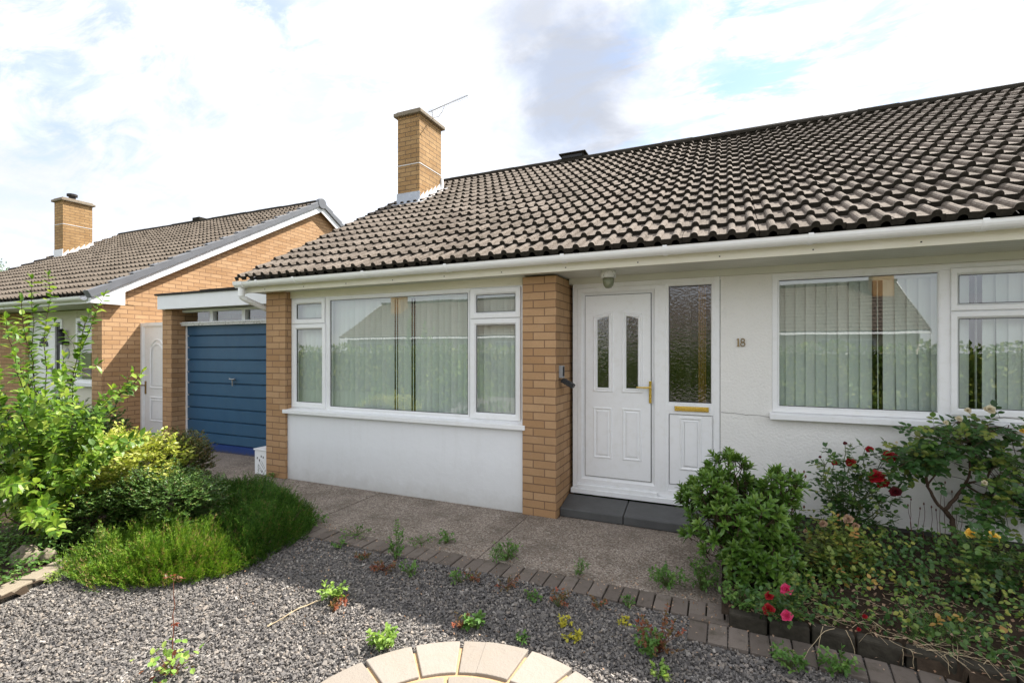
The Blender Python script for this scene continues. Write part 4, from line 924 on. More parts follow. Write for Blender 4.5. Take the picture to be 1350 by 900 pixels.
shrub('bronze_shrub', (-4.78, 2.98, 0), (-4.76, 2.96, .50), (.27, .24, .25), 1500, .06, 9, .022, .013, 'l_red', 'small rounded bronze tinged shrub beside the garage pier', up=.4, shell=.3)
shrub('dark_shrub', (-8.6, 3.9, 0), (-8.6, 3.9, .34), (.62, .4, .36), 420, .14, 8, .075, .030, 'l_dark', "dark leafy shrub below the neighbour's front window", up=.5, shell=.4)
shrub('dark_shrub', (-9.9, 4.1, 0), (-9.9, 4.1, .36), (.55, .4, .40), 300, .14, 8, .075, .030, 'l_dark', "dark leafy shrub below the neighbour's front door", up=.5, shell=.4)
# creeping plant by the sandy blocks
L = Leaves('T4'); n = 2600
x = RNG.uniform(-5.5, -4.20, n); y = RNG.uniform(1.15, 1.98, n); k = x < -4.10-(y-1.35)*.55; x = x[k]; y = y[k]; n = len(x)
z = .03+RNG.uniform(0, 1, n)**1.3*.15*(1+.5*np.sin(x*9)*np.cos(y*11)); L.addn(np.stack([x, y, z], 1), RNG.normal(size=(n, 3))*np.array([1, 1, .35])+np.array([0, 0, .25]), RNG.normal(size=(n, 3))*.5+np.array([0, 0, 1]), RNG.uniform(.02, .038, n), RNG.uniform(.015, .026, n))
gc = root('creeping_plant', (-4.7, 1.5, .02), 'low creeping green ground plant behind the sandy edging blocks', 'plant'); L.build('foliage', M['l_weed'], gc)

# heather: upright feathery sprigs
def heath(name, base, outline, zc, n, mat, label, hmul=1.0):
    rt = root(name, base, label, 'heather'); L = Leaves('TN'); ph = random.uniform(0, 9)
    ox = [p[0] for p in outline]; oy = [p[1] for p in outline]
    def inside(x, y):
        c = False; j = len(outline)-1
        for i in range(len(outline)):
            if (oy[i] > y) != (oy[j] > y) and x < (ox[j]-ox[i])*(y-oy[i])/(oy[j]-oy[i])+ox[i]: c = not c
            j = i
        return c
    def edge(x, y): return min((Vector((x, y))-(Vector(a)+(Vector(b)-Vector(a))*max(0, min(1, (Vector((x, y))-Vector(a)).dot(Vector(b)-Vector(a))/(Vector(b)-Vector(a)).length_squared)))).length for a, b in zip(outline, outline[1:]+outline[:1]))
    S = MB(); k = 0; cx, cy = sum(ox)/len(ox), sum(oy)/len(oy)
    while k < n:
        x = random.uniform(min(ox), max(ox)); y = random.uniform(min(oy), max(oy))
        if not inside(x, y): continue
        x += random.gauss(0, .035); y += random.gauss(0, .035); e = edge(x, y) if inside(x, y) else 0.0; h = zc*min(1, (e/.16)**.6+.12)*(.82+.22*math.sin(x*7+ph)*math.cos(y*8)+.20*math.sin(x*17+y*13)*math.sin(y*19-x*5))*hmul
        out = Vector((x-cx, y-cy, 0)).normalized()*max(0, .75-e*3)
        d = (Vector((0, 0, 1))+out+rdir()*.5).normalized(); ln = random.uniform(.08, .16); h += random.gauss(0, .03)
        z0 = max(0.0, h-ln*random.uniform(.55, 1.9)); p = Vector((x, y, z0)); rv = random.random()
        side = d.cross(rdir()).normalized(); b2 = d.cross(side)
        L.add(p, d, side, ln, .0035, rv*.6)
        for i in range(11):
            t = .12+.88*i/11; a = i*2.4; rr = side*math.cos(a)+b2*math.sin(a)
            L.add(p+d*ln*t, rr*.6+d*.9, d.cross(rr), .026*(1.15-t*.5), .0062, min(1, max(0, rv+random.uniform(-.15, .2))))
        k += 1
    L.build('foliage', M[mat], rt)
    m = MB(); oo = [(cx+(p[0]-cx)*.80, cy+(p[1]-cy)*.80) for p in outline]
    for a in range(60):
        x = random.uniform(min(ox), max(ox)); y = random.uniform(min(oy), max(oy))
        if inside(x, y) and edge(x, y) > .1: q = Vector((x, y, 0)); m.tube(curve(q, q+Vector((random.gauss(0, .08), random.gauss(0, .08), zc*.7)), .05, 4, .01), .005, .002, 4)
    build('stems', m, M['bark'], rt); return rt
heath('heather', (-3.85, 2.2, 0), [(-4.30, 1.92), (-3.95, 1.84), (-3.64, 1.87), (-3.36, 2.02), (-3.15, 2.28), (-3.42, 2.62), (-3.95, 2.50), (-4.32, 2.22)], .25, 6500, 'l_heath', 'sunlit yellow green heather mound at the gravel edge')
heath('heather', (-4.1, 3.0, 0), [(-3.12, 2.36), (-3.17, 2.75), (-3.27, 3.05), (-3.58, 3.34), (-4.30, 3.62), (-5.10, 3.58), (-4.9, 3.1), (-4.3, 2.75), (-3.6, 2.45)], .25, 9000, 'l_heath2', 'heather in a shade-darkened green spreading over the path in the shade of the bungalow')
# pale stones and a grey stump at the foot of the shrubs
for px_, py_, s_, lb in ((35, 705, .10, 'pale grey rock half hidden under the tall shrub'), (62, 700, .06, 'small pale rock next to the larger one under the tall shrub')):
    bm = bpy.data.meshes.new('x'); import bmesh; q = bmesh.new(); bmesh.ops.create_icosphere(q, subdivisions=3, radius=1); p0 = Vector((-4.62-(px_-35)*-.004, 1.78+(px_-35)*.003, .06))
    mb = MB(); vs = [(p0.x+v.co.x*s_*(1+.3*mn.noise(v.co*1.7)), p0.y+v.co.y*s_*.8*(1+.3*mn.noise(v.co*1.9+Vector((5, 0, 0)))), p0.z+v.co.z*s_*.8*(1+.35*mn.noise(v.co*2.3))) for v in q.verts]
    mb.add(vs, [tuple(v.index for v in f.verts) for f in q.faces]); q.free(); bpy.data.meshes.remove(bm); o = build('rock', mb, M['concrete_cap'], base=tuple(p0), smooth=True); tag(o, lb, 'rock')

# ================================================================== PLANTS, FLOWER BED
def whorled(name, base, c, rad, n, label):
    rt = root(name, base, label, 'shrub'); L = Leaves('T8'); S = MB(); c = Vector(c); lobes = []
    for k in range(15):
        d = Vector((math.cos(k*2.4)*math.sqrt(1-((k+.5)/8-1)**2 if k < 16 else 0), math.sin(k*2.4)*math.sqrt(max(0, 1-((k+.5)/8-1)**2)), (k+.5)/8-1)); f = random.uniform(.55, .95)
        lobes.append((c+Vector((d.x*rad[0], d.y*rad[1], d.z*rad[2]))*f, random.uniform(.34, .55)*rad[0]))
    for k in range(n):
        lc, lr = random.choice(lobes); d = rdir(.35); p = lc+d*lr*random.uniform(.75, 1.12); d = ((p-c).normalized()+d*.6).normalized()
        if p.z < base[2]+.03: continue
        ax = (Vector((d.x, d.y, d.z*.6))*.8+Vector((0, 0, .75))+rdir()*.3).normalized(); a = ax.cross(rdir()).normalized(); b = ax.cross(a); m_ = random.randint(8, 12); rv = random.random()
        S.tube(curve(p-ax*.10+rdir()*.02, p, .0, 3), .003, .002, 4, cap=False)
        for i in range(m_):
            an = i*2.4; rr = a*math.cos(an)+b*math.sin(an); t = i/m_; op = 1.15-.85*t
            L.add(p-ax*.03*(1-t), rr*op+ax*(.25+.9*t), ax-rr*.2, .075*random.uniform(.7, 1.1)*(1-.35*t), 0.026*(1-.25*t), min(1, max(0, rv*.5+t*.45+random.uniform(-.1, .1))))
    for k in range(22):
        d = rdir(.5); S.tube(curve(base, c+Vector((d.x*rad[0], d.y*rad[1], abs(d.z)*rad[2]))*.8, .08, 6, .012), .010, .003, 5)
    L.build('foliage', M['l_pieris'], rt); build('stems', S, M['bark'], rt); return rt
whorled('evergreen_shrub', (.12, 3.62, .08), (.11, 3.60, .44), (.34, .33, .36), 640, 'glossy evergreen shrub with whorled leaves beside the front door step')
whorled('evergreen_shrub', (.30, 3.42, .07), (.26, 3.44, .24), (.17, .15, .15), 120, 'small low clump of whorled evergreen leaves at the foot of the glossy shrub')

def rosebush(name, base, canes, label, mat='l_rose', ll=.034, lw=.025, node=.05, r0=.006, start=.3, flowers=(), hips=(), sub=2, thick=None, cat='rose bush', bark='stem_green'):
    """canes: world tip points; leaves are groups of five leaflets; flowers: (point, radius, petal material)"""
    rt = root(name, base, label, cat); L = Leaves('T8'); S = MB()
    def compound(p, d):
        sd = (d+rdir(.1)*.5).normalized(); ln = ll*2.3; q = p+sd*ln; S.tube([p, q], .0010, .0007, 3, cap=False); s2 = sd.cross(Vector((0, 0, 1))+rdir()*.4).normalized(); rv = random.random(); up = Vector((0, 0, 1))+rdir()*.5
        L.add(q, sd+rdir()*.15, up, ll*1.15, lw*1.15, rv)
        for t in (.45, .8):
            for sg in (1, -1): L.add(p+sd*ln*t, s2*sg+sd*.35+rdir()*.2, up+rdir()*.2, ll*random.uniform(.8, 1), lw*random.uniform(.8, 1), min(1, max(0, rv+random.uniform(-.12, .12))))
    def leaves_on(pts, st):
        n = len(pts)-1; tot = sum((pts[i+1]-pts[i]).length for i in range(n)); s = tot*st; k = 0
        while s < tot:
            f = s/tot*n; i = min(n-1, int(f)); p = pts[i].lerp(pts[i+1], f-i); d = (pts[i+1]-pts[i]).normalized()
            sd = Matrix.Rotation(k*2.4, 3, d) @ d.cross(Vector((.3, .2, 1))).normalized(); compound(p, sd*.8+d*.35); s += node*random.uniform(.6, 1.3); k += 1
    for tp in canes:
        b = Vector(base)+Vector((random.gauss(0, .02), random.gauss(0, .02), 0)); pts = curve(b, tp, random.uniform(-.02, .10), 8, .012); S.tube(pts, r0, r0*.35, 5); leaves_on(pts, start)
        for k in range(sub):
            i = random.randint(3, 7); e = pts[i]+((pts[i+1]-pts[i]).normalized()+rdir(.3)*.8).normalized()*random.uniform(.08, .20); q = curve(pts[i], e, .05, 4, .004); S.tube(q, r0*.4, r0*.2, 4); leaves_on(q, .15)
    if thick:
        for pts, a, b_ in thick: S.tube(pts, a, b_, 8, 1)
    L.build('foliage', M[mat], rt); build('stems', S, [M[bark], M['bark']], rt, smooth=True)
    for p, r, pm in flowers: flower('flower', p, r, M[pm], rt)
    for p in hips:
        h = MB(); h.lathe(tuple(p), [(.002, -.008), (.007, -.003), (.007, .003), (.003, .010)], 6); h.tube([Vector(p)-Vector((0, 0, .006)), Vector(p)-Vector((random.gauss(0, .015), 0, .07))], .0012, .0012, 4); build('seed_head', h, M['stem_red'], rt)
    return rt
D = 3.52
red = [at(1172, 602, 3.45), at(1121, 609, 3.5), at(1146, 592, 3.55), at(1100, 610, 3.5), at(1155, 628, 3.4), at(1163, 636, 3.42), at(1180, 648, 3.4), at(1114, 584, 3.55), at(1081, 602, 3.5)]
rosebush('red_rose_bush', (.80, 4.25, .15), red+[at(1084, 625, 3.45), at(1086, 648, 3.4), at(1190, 655, 3.4), at(1165, 600, 3.6), at(1135, 615, 3.6), at(1130, 660, 3.4), at(1105, 650, 3.5), at(1185, 685, 3.35)], 'bush with dark red roses against the white wall under the window', ll=.036, lw=.029, start=.3, sub=3, node=.050,
         flowers=[(red[0], .046, 'petal_red'), (red[1], .034, 'petal_red'), (red[2], .026, 'petal_red'), (red[3], .020, 'petal_red'), (red[4], .050, 'petal_red'), (red[5], .040, 'petal_red'), (red[6], .038, 'petal_deep'), (red[7], .014, 'petal_deep'), (red[8], .010, 'petal_deep')])
trunk0 = Vector((1.47, 4.36, .14))
def P3(px_, py_, d=3.42): return at(px_, py_, d)
f1 = P3(1246, 672); tl = P3(1222, 640); tl2 = P3(1212, 605); tr = P3(1272, 638); 
rt = root('climbing_rose', tuple(trunk0), 'tall gnarled rose with twisted brown trunk and large dark leaves by the window', 'rose bush')
S = MB()
for pts, a, b_ in [([trunk0, P3(1256, 688), P3(1250, 678), f1], .018, .015), ([f1, P3(1233, 662), tl], .012, .009), ([tl, P3(1219, 622), tl2], .010, .005), ([tl, P3(1240, 618), P3(1232, 598)], .006, .003), ([f1, P3(1258, 658), tr], .013, .010), ([tr, P3(1280, 620), P3(1278, 585), P3(1262, 552)], .009, .003), ([tr, P3(1300, 630), P3(1320, 600), P3(1330, 560)], .008, .003), ([tr, P3(1290, 650), P3(1330, 655), P3(1370, 640)], .008, .004)]:
    pp = []
    for i in range(len(pts)-1):
        for t in (0, .33, .66): pp.append(Vector(pts[i]).lerp(pts[i+1], t)+Vector((random.gauss(0, .004), random.gauss(0, .004), random.gauss(0, .003))))
    pp.append(Vector(pts[-1])); S.tube(pp, a, b_, 8)
L = Leaves('T8')
def rosespray(c, hub, n=1):
    for _ in range(n):
        q = curve(hub, c, .06, 4, .008); S.tube(q, .0028, .0012, 4); d = (Vector(c)-Vector(hub)).normalized()
        for k in range(4):
            f = .45+.18*k; i = min(3, int(f*4)); p = q[i].lerp(q[i+1], f*4-i) if f < 1 else q[-1]
            sd = (rdir(.1)+d*.4).normalized(); s2 = sd.cross(Vector((0, -.5, 1))).normalized(); rv = random.random()**1.3; ll = .046; e = p+sd*.08; S.tube([p, e], .001, .0008, 3, cap=False)
            up = Vector((0, -.45, 1))+rdir()*.4; L.add(e, sd, up, ll*1.25, .042, rv)
            for t in (.4, .85):
                for sg in (1, -1): L.add(p.lerp(e, t), s2*sg+sd*.35, up, ll*random.uniform(.8, 1.05), .034, min(1, rv+random.uniform(0, .15)))
for _ in range(26): rosespray(P3(random.uniform(1176, 1246), random.gauss(612, 14), random.uniform(3.28, 3.55)), tl2 if random.random() < .6 else P3(1232, 598))
for _ in range(58):
    x = random.uniform(1196, 1420); y = random.uniform(552+max(0, (1260-x))*.35, 668 if x > 1280 else 625)
    rosespray(P3(x, y, random.uniform(3.15, 3.55)), random.choice([P3(1278, 585), P3(1262, 556), P3(1320, 600), P3(1330, 565), P3(1330, 655)]))
for _ in range(20): rosespray(P3(random.uniform(1270, 1400), random.uniform(655, 700), random.uniform(3.1, 3.4)), P3(1330, 655))
L.build('foliage', M['l_rose'], rt); build('stems', S, M['bark'], rt, smooth=True)
for p, r, pm in ((P3(1276, 541, 3.3), .022, 'petal_cream'), (P3(1247, 557, 3.3), .018, 'petal_cream'), (P3(1264, 552, 3.3), .022, 'petal_cream'), (P3(1305, 540, 3.3), .035, 'petal_cream'), (P3(1348, 568, 3.3), .018, 'petal_yel'), (P3(1298, 636, 3.2), .018, 'petal_cream'), (P3(1182, 583, 3.4), .010, 'petal_cream')): flower('flower', p, r, M[pm], rt, 16)

yl = [at(1280, 703, 2.85), at(1308, 708, 2.8)]
rosebush('yellow_rose_bush', (1.38, 3.62, .12), yl+[at(1265, 715, 2.9), at(1320, 730, 2.8), at(1295, 740, 2.75), at(1335, 720, 2.8), at(1250, 735, 2.9), at(1345, 750, 2.8), at(1270, 760, 2.75)], 'low bush with two yellow roses below the gnarled rose', ll=.036, lw=.030, node=.05,
         flowers=[(yl[0], .030, 'petal_yel'), (yl[1], .034, 'petal_yel')], start=.3)
rosebush('pale_rose_bush', (.62, 3.60, .12), [at(random.uniform(1055, 1150), random.uniform(692, 760), random.uniform(2.95, 3.25)) for _ in range(26)]+[at(1085, 692, 3.1), at(1118, 688, 3.1)], 'yellowing rose bush with faded blooms between the glossy shrub and red roses', mat='l_rose_y', ll=.032, lw=.026, start=.2, sub=2, node=.05,
         flowers=[(at(1085, 690, 3.1), .024, 'petal_dead'), (at(1118, 684, 3.1), .030, 'petal_dead'), (at(1128, 693, 3.12), .022, 'petal_dead'), (at(1062, 700, 3.1), .014, 'petal_dead')])
pk = [at(1036, 777, 2.62), at(1037, 811, 2.5), at(1014, 785, 2.6), at(1013, 803, 2.52)]
rosebush('small_rose_bush', (.33, 3.12, .08), pk+[at(1050, 790, 2.6), at(1000, 800, 2.6), at(1060, 805, 2.5), at(1045, 770, 2.7), at(990, 785, 2.7), at(1065, 780, 2.65)], 'small rose with pink and crimson blooms by the dark kerb', ll=.026, lw=.020, r0=.003, start=.15, sub=1, node=.035,
         flowers=[(pk[0], .032, 'petal_pink'), (pk[1], .028, 'petal_pink'), (pk[2], .022, 'petal_red'), (pk[3], .030, 'petal_red'), (at(1140, 812, 2.55), .012, 'petal_red'), (at(1132, 829, 2.5), .010, 'petal_red')])
# dead flower stems against the wall
rt = root('seed_stalks', (.48, 4.45, .15), 'thin dry stalks with dark seed heads between the glossy shrub and red roses', 'dry plant'); m = MB()
for px_, py_ in ((1048, 620), (1051, 640), (1060, 622), (1056, 632), (1062, 628), (1046, 648), (1052, 665), (1060, 668)):
    p = at(px_, py_, 3.75); m.tube(curve((.48, 4.45, .14), p, .04, 5, .006), .0020, .0012, 4); m.lathe(tuple(p), [(.002, -.012), (.008, 0), (.003, .014)], 6)
build('stems', m, M['stem_red'], rt)
rt = root('seed_stalks', (1.12, 4.45, .15), 'row of thin dark dry stalks in front of the white wall beside the gnarled trunk', 'dry plant'); m = MB()
for px_, py_, d in ((1197, 666, 3.6), (1201, 658, 3.6), (1213, 670, 3.6), (1218, 664, 3.6), (1228, 668, 3.6), (1234, 672, 3.6), (1241, 640, 3.55), (1246, 636, 3.55), (1263, 655, 3.6), (1268, 680, 3.6), (1255, 648, 3.6), (1280, 672, 3.6)):
    p = at(px_, py_, d); m.tube(curve((p.x+random.gauss(0, .01), p.y, .14), p, .02, 5, .004), .0020, .0014, 4); m.lathe(tuple(p), [(.001, -.01), (.006, 0), (.002, .012)], 6)
build('stems', m, M['stem_red'], rt)

# mixed low growth, straw and litter on the bed: nobody could count it
def bedz(x, y): return .055+.085*min(1, max(0, (y-bed_front(x))/1.2))
L = Leaves('T8')
for _ in range(1000):
    x = random.uniform(.0, 3.0); y = random.uniform(bed_front(x)+.05, 4.3)
    if y < 1.6 or (x < .5 and random.random() < .3): continue
    hgt = random.uniform(.03, .19)*(1 if y > bed_front(x)+.35 else .5); c = Vector((x, y, bedz(x, y)+hgt)); sz = random.uniform(.018, .038); yel = random.random()
    for i in range(random.randint(4, 9)):
        p = c+Vector((random.gauss(0, .035), random.gauss(0, .035), random.gauss(0, .025))); L.add(p, rdir(.1), Vector((0, -.3, 1))+rdir()*.5, sz*random.uniform(.7, 1.2), sz*.75, yel*.75+random.random()*.15)
o = L.build('ground_cover', M['l_rose'], None); o['kind'] = 'stuff'; tag(o, 'tangle of low dark green leaves covering the flower bed', 'ground cover')
L = Leaves('T8')
for _ in range(240):
    x = random.uniform(.3, 2.7); y = random.uniform(bed_front(x)+.1, 4.1)
    c = Vector((x, y, bedz(x, y)+random.uniform(.04, .20))); sz = random.uniform(.022, .036); rv = random.random()
    for i in range(random.randint(3, 7)): L.add(c+rdir()*.035, rdir(.1), Vector((0, -.4, 1))+rdir()*.4, sz, sz*.8, rv)
o = L.build('pale_ground_cover', M['l_rose_y'], None); o['kind'] = 'stuff'; tag(o, 'scattered yellowish young leaves among the flower bed growth', 'ground cover')
S = MB()
for _ in range(300):
    x = random.uniform(.15, 2.6); y = bed_front(x)+abs(random.gauss(.1, .35)); z = bedz(x, y)+random.uniform(.01, .06); a = random.gauss(-.5, .8); l = random.uniform(.05, .20)
    p = Vector((x, y, z)); q = p+Vector((math.cos(a)*l, math.sin(a)*l, random.uniform(-.02, .03))); S.tube(curve(p, q, random.uniform(-.1, .15), 4, .002), random.uniform(.0006, .0015), .0006, 3, cap=False)
for px_, py_, qx, qy in ((1085, 825, 1078, 868), (1115, 830, 1127, 862), (1190, 855, 1190, 876), (1202, 858, 1205, 880), (1245, 862, 1252, 888), (1290, 875, 1310, 905), (1330, 870, 1345, 898), (1100, 828, 1060, 868), (1340, 850, 1300, 890)):
    p = gnd(px_, py_, .11); q = gnd(qx, qy, .02); S.tube(curve(p, q, .16, 6, .002), .0018, .0010, 5)
o = build('straw', S, M['straw']); o['kind'] = 'stuff'; tag(o, 'pale dry stalks lying over the kerb and bed', 'straw')
L = Leaves('T4')
for _ in range(1500):
    x = random.uniform(.0, 2.8); y = bed_front(x)+abs(random.gauss(.05, .5)); L.add((x, y, bedz(x, y)+random.uniform(0, .03)), rdir(), Vector((0, 0, 1))+rdir()*.6, random.uniform(.012, .03), random.uniform(.008, .02))
o = L.build('leaf_litter', M['petal_dead'], None); o['kind'] = 'stuff'; tag(o, 'brown dead leaves and petals lying on the soil', 'leaf litter')
rt = root('fern_clump', (1.0, 2.98, .07), 'feathery green weed growing over the kerb of the flower bed', 'weed'); L = Leaves('T4')
for k in range(90):
    b = gnd(random.uniform(1195, 1290), random.uniform(812, 848), .1); d = rdir(1.2); ln = random.uniform(.05, .11); s2 = d.cross(rdir()).normalized()
    for i in range(9):
        for sg in (1, -1): L.add(Vector(b)+d*ln*i/9, s2*sg+d*.5, rdir(.5), .018*(1.1-i/10), .004)
L.build('foliage', M['l_weed'], rt)

# ================================================================== WEEDS
def weed(px_, py_, h, w, n, mat, label, ll=.022, lw=None, tall=0, z=0.0, tpl='T8', name='weed', stem='stem_green', lobed=True):
    h *= 1.25; w *= 1.2; n = int(n*1.4); ll *= 1.2; b = gnd(px_, py_, z); rt = root(name, tuple(b), label, 'weed', 'weeds in the gravel and the path joints'); L = Leaves(tpl); S = MB(); lw = lw or ll*.75
    for k in range(n):
        d = rdir(.5); tp = b+Vector((d.x*w, d.y*w, h*random.uniform(.25, 1))); q = curve(b, tp, .12, 4, .004); S.tube(q, .0016, .0008, 4, cap=False)
        m_ = random.randint(2, 4); rv = random.random()
        for i in range(m_*(2 if lobed else 1)):
            p = q[-1] if i < m_ else q[-2]; L.add(p, rdir(.05)+Vector((d.x, d.y, 0))*.4, Vector((0, 0, 1))+rdir()*.35, ll*random.uniform(.7, 1.15), lw*random.uniform(.7, 1.1), min(1, rv*.8+random.random()*.2))
    for k in range(tall):
        tp = b+Vector((random.gauss(0, .03), random.gauss(0, .03), h*random.uniform(1.2, 1.9))); q = curve(b, tp, .03, 7, .005); S.tube(q, .0022, .001, 4); leafy(L, q, .016, ll, lw, .2, True, .9)
    L.build('foliage', M[mat], rt)
    build('stems', S, M[stem], rt); return rt
weed(522, 738, .14, .06, 16, 'l_weed', 'tallest upright weed growing through the edging blocks', tall=3, ll=.020)
weed(588, 716, .07, .07, 14, 'l_weed', 'weed with one upright shoot at the path edge before the bay window', tall=1, ll=.018)
weed(556, 716, .04, .10, 12, 'l_weed', 'low straggling weed between path and edging blocks, next to the tallest weed', ll=.014)
weed(470, 706, .04, .12, 18, 'l_weed', 'trailing green weed over the edging blocks close to the dark heather', ll=.014)
weed(415, 692, .06, .09, 16, 'l_weed', 'green weed touching the corner of the dark heather', ll=.020)
weed(668, 738, .09, .09, 30, 'l_weed', 'bright toothed weed at the slab joint beside the brick pier', ll=.030, lw=.012)
weed(764, 758, .08, .05, 14, 'l_weed', 'feathery weed on the edging blocks opposite the door step', ll=.022, lw=.008)
weed(880, 775, .10, .09, 34, 'l_weed', 'bushy weed sprouting from the path end by the flower bed', ll=.024, lw=.016)
weed(925, 778, .15, .08, 36, 'l_weed', 'taller bushy weed against the glossy shrub at the path end', ll=.024, lw=.014, tall=2)
weed(978, 800, .08, .10, 30, 'l_weed', 'leafy weed on the kerb beside the small pink rose', ll=.022, z=.06)
weed(447, 722, .05, .05, 12, 'l_weed', 'small green weed in the gravel beside the blocks near the heather', ll=.018)
weed(478, 738, .05, .05, 12, 'l_weed_r', 'reddish weed in the gravel short of the tallest weed', ll=.014)
weed(505, 752, .05, .07, 18, 'l_weed_r', 'rust coloured weed at the foot of the tallest weed', ll=.016, stem='stem_red')
weed(540, 760, .08, .05, 14, 'l_weed', 'green weed in shaded gravel just past the tallest weed', ll=.018)
weed(608, 768, .06, .06, 12, 'l_weed', 'low weed in the shaded gravel facing the slab joint', ll=.016)
weed(622, 766, .05, .05, 10, 'l_weed_r', 'tiny red weed touching the low green one in the shaded gravel', ll=.014, stem='stem_red')
weed(668, 775, .05, .09, 12, 'l_weed_r', 'sprawling brownish weed in the gravel below the toothed weed', ll=.013, stem='stem_red')
weed(440, 790, .07, .06, 18, 'l_weed_b', 'green weed with rusty leaves on the edge of the sunlit gravel', ll=.026)
weed(448, 798, .03, .05, 8, 'l_weed_r', 'rusty leaf tuft under the green weed at the edge of sunlit gravel', ll=.022, stem='stem_red')
weed(506, 852, .07, .06, 22, 'l_weed_b', 'brightest green weed standing close to the round patio', ll=.026)
weed(625, 828, .06, .04, 16, 'l_weed', 'round leaved weed in shaded gravel behind the patio', ll=.026)
weed(606, 828, .07, .04, 12, 'l_weed_r', 'brown spindly weed next to the round leaved one behind the patio', ll=.014, stem='stem_red')
weed(735, 800, .07, .06, 16, 'l_weed_r', 'brownish green weed in the gravel before the edging blocks', ll=.016)
weed(703, 790, .04, .04, 8, 'l_weed', 'small plain weed in gravel beside the brownish one', ll=.018)
weed(744, 824, .03, .03, 9, 'l_yel', 'small yellow weed in the gravel behind the patio', ll=.018)
weed(754, 842, .03, .04, 9, 'l_yel', 'orange yellow weed close behind the patio rim', ll=.018)
weed(688, 846, .04, .03, 8, 'l_weed', 'tiny weed touching the rim of the patio', ll=.015)
weed(790, 800, .04, .05, 10, 'l_weed_r', 'sparse reddish weed in gravel near the end of the edging blocks', ll=.014)
weed(828, 800, .05, .03, 9, 'l_weed', 'slim green weed close to the edging blocks near the path end', ll=.015)
weed(823, 822, .02, .03, 6, 'l_yel', 'small pale yellow leaf tuft in gravel near the path end', ll=.018)
weed(868, 860, .13, .10, 26, 'l_weed_r', 'wiry red stemmed weed in the gravel by the block corner', ll=.018, stem='stem_red', tall=1)
weed(852, 858, .08, .06, 18, 'l_weed', 'green leafy weed tangled with the wiry red stemmed one', ll=.024)
weed(1040, 880, .07, .06, 20, 'l_weed', 'green weed growing on the curved edging blocks', ll=.020)
weed(1108, 888, .07, .07, 20, 'l_weed', 'green weed with fallen red petal where edging curves out of view', ll=.022)
weed(870, 893, .04, .04, 12, 'l_weed_b', 'bright small weed in gravel at the bottom edge near the patio', ll=.018)
weed(365, 628, .06, .06, 16, 'l_weed', 'weed at the foot of the end brick pier', ll=.030)
weed(68, 768, .05, .04, 14, 'l_weed_b', 'pale green tuft on the sandy edging blocks', ll=.020, lw=.008)
L = Leaves('T4')
for _ in range(900):
    x = random.uniform(-3.6, 1.2); y = random.choice([random.gauss(2.95, .12), random.uniform(1.9, 3.2), random.gauss(3.2, .06)])
    if y < 1.7 or (y < 2.35 and (x-PC[0])**2+(y-PC[1])**2 < .6): continue
    L.add((x, y, .012+random.uniform(0, .012)), rdir(), Vector((0, 0, 1))+rdir()*.5, random.uniform(.008, .022), random.uniform(.005, .012))
o = L.build('fallen_leaves', M['petal_dead'], None); o['kind'] = 'stuff'; tag(o, 'small brown leaf scraps scattered over the gravel and path edge', 'leaf litter')
# the tall reddish seedling
b = gnd(228, 888); rt = root('seedling', tuple(b), 'tall thin red stemmed seedling with green lower leaves in the sunlit gravel', 'weed'); S = MB(); L = Leaves('T8'); L2 = Leaves('T8')
tp = b+Vector((-.03, .02, .44)); q = curve(b, tp, .02, 10, .004); S.tube(q, .0034, .0016, 6)
for i in range(7): S.tube([tp, tp+Vector((random.uniform(-.05, .06), random.uniform(-.03, .03), random.uniform(0, .03)))], .0014, .001, 4)
for i in range(14): L2.add(tp+Vector((random.uniform(-.05, .06), random.uniform(-.02, .02), random.uniform(-.01, .03))), rdir(), rdir(.5), .022, .012)
for i in range(6): L2.add(q[5]+Vector((.01, 0, .01)), rdir()+Vector((1, 0, 0)), rdir(.5), .024, .012, .9)
for i in range(60):
    p = b+Vector((random.gauss(0, .055), random.gauss(0, .05), random.uniform(.01, .12))); L.add(p, rdir(.1), Vector((0, 0, 1))+rdir()*.4, .034, .026)
for i in range(22): L2.add(b+Vector((random.gauss(-.03, .04), random.gauss(0, .04), random.uniform(.005, .04))), rdir(.1), Vector((0, 0, 1))+rdir()*.4, .030, .022)
for i in range(16): S.tube([b, b+Vector((random.gauss(0, .05), random.gauss(0, .05), random.uniform(.03, .1)))], .0014, .001, 4)
L.build('foliage', M['l_weed_b'], rt); L2.build('withered_foliage', M['l_weed_r'], rt); build('stems', S, M['stem_red'], rt)
# dry twig on the gravel
S = MB(); a_ = gnd(424, 790, .02); c_ = gnd(352, 825, .015); S.tube(curve(a_, c_, .03, 7, .004), .0034, .0024, 5)
for i in range(6): S.tube([c_.lerp(a_, .1*i), c_.lerp(a_, .1*i)+Vector((random.gauss(0, .03), random.gauss(0, .03), .006))], .0014, .001, 4)
o = build('dry_twig', S, M['straw'], base=tuple(c_)); tag(o, 'pale dry twig lying on the sunlit gravel', 'twig')

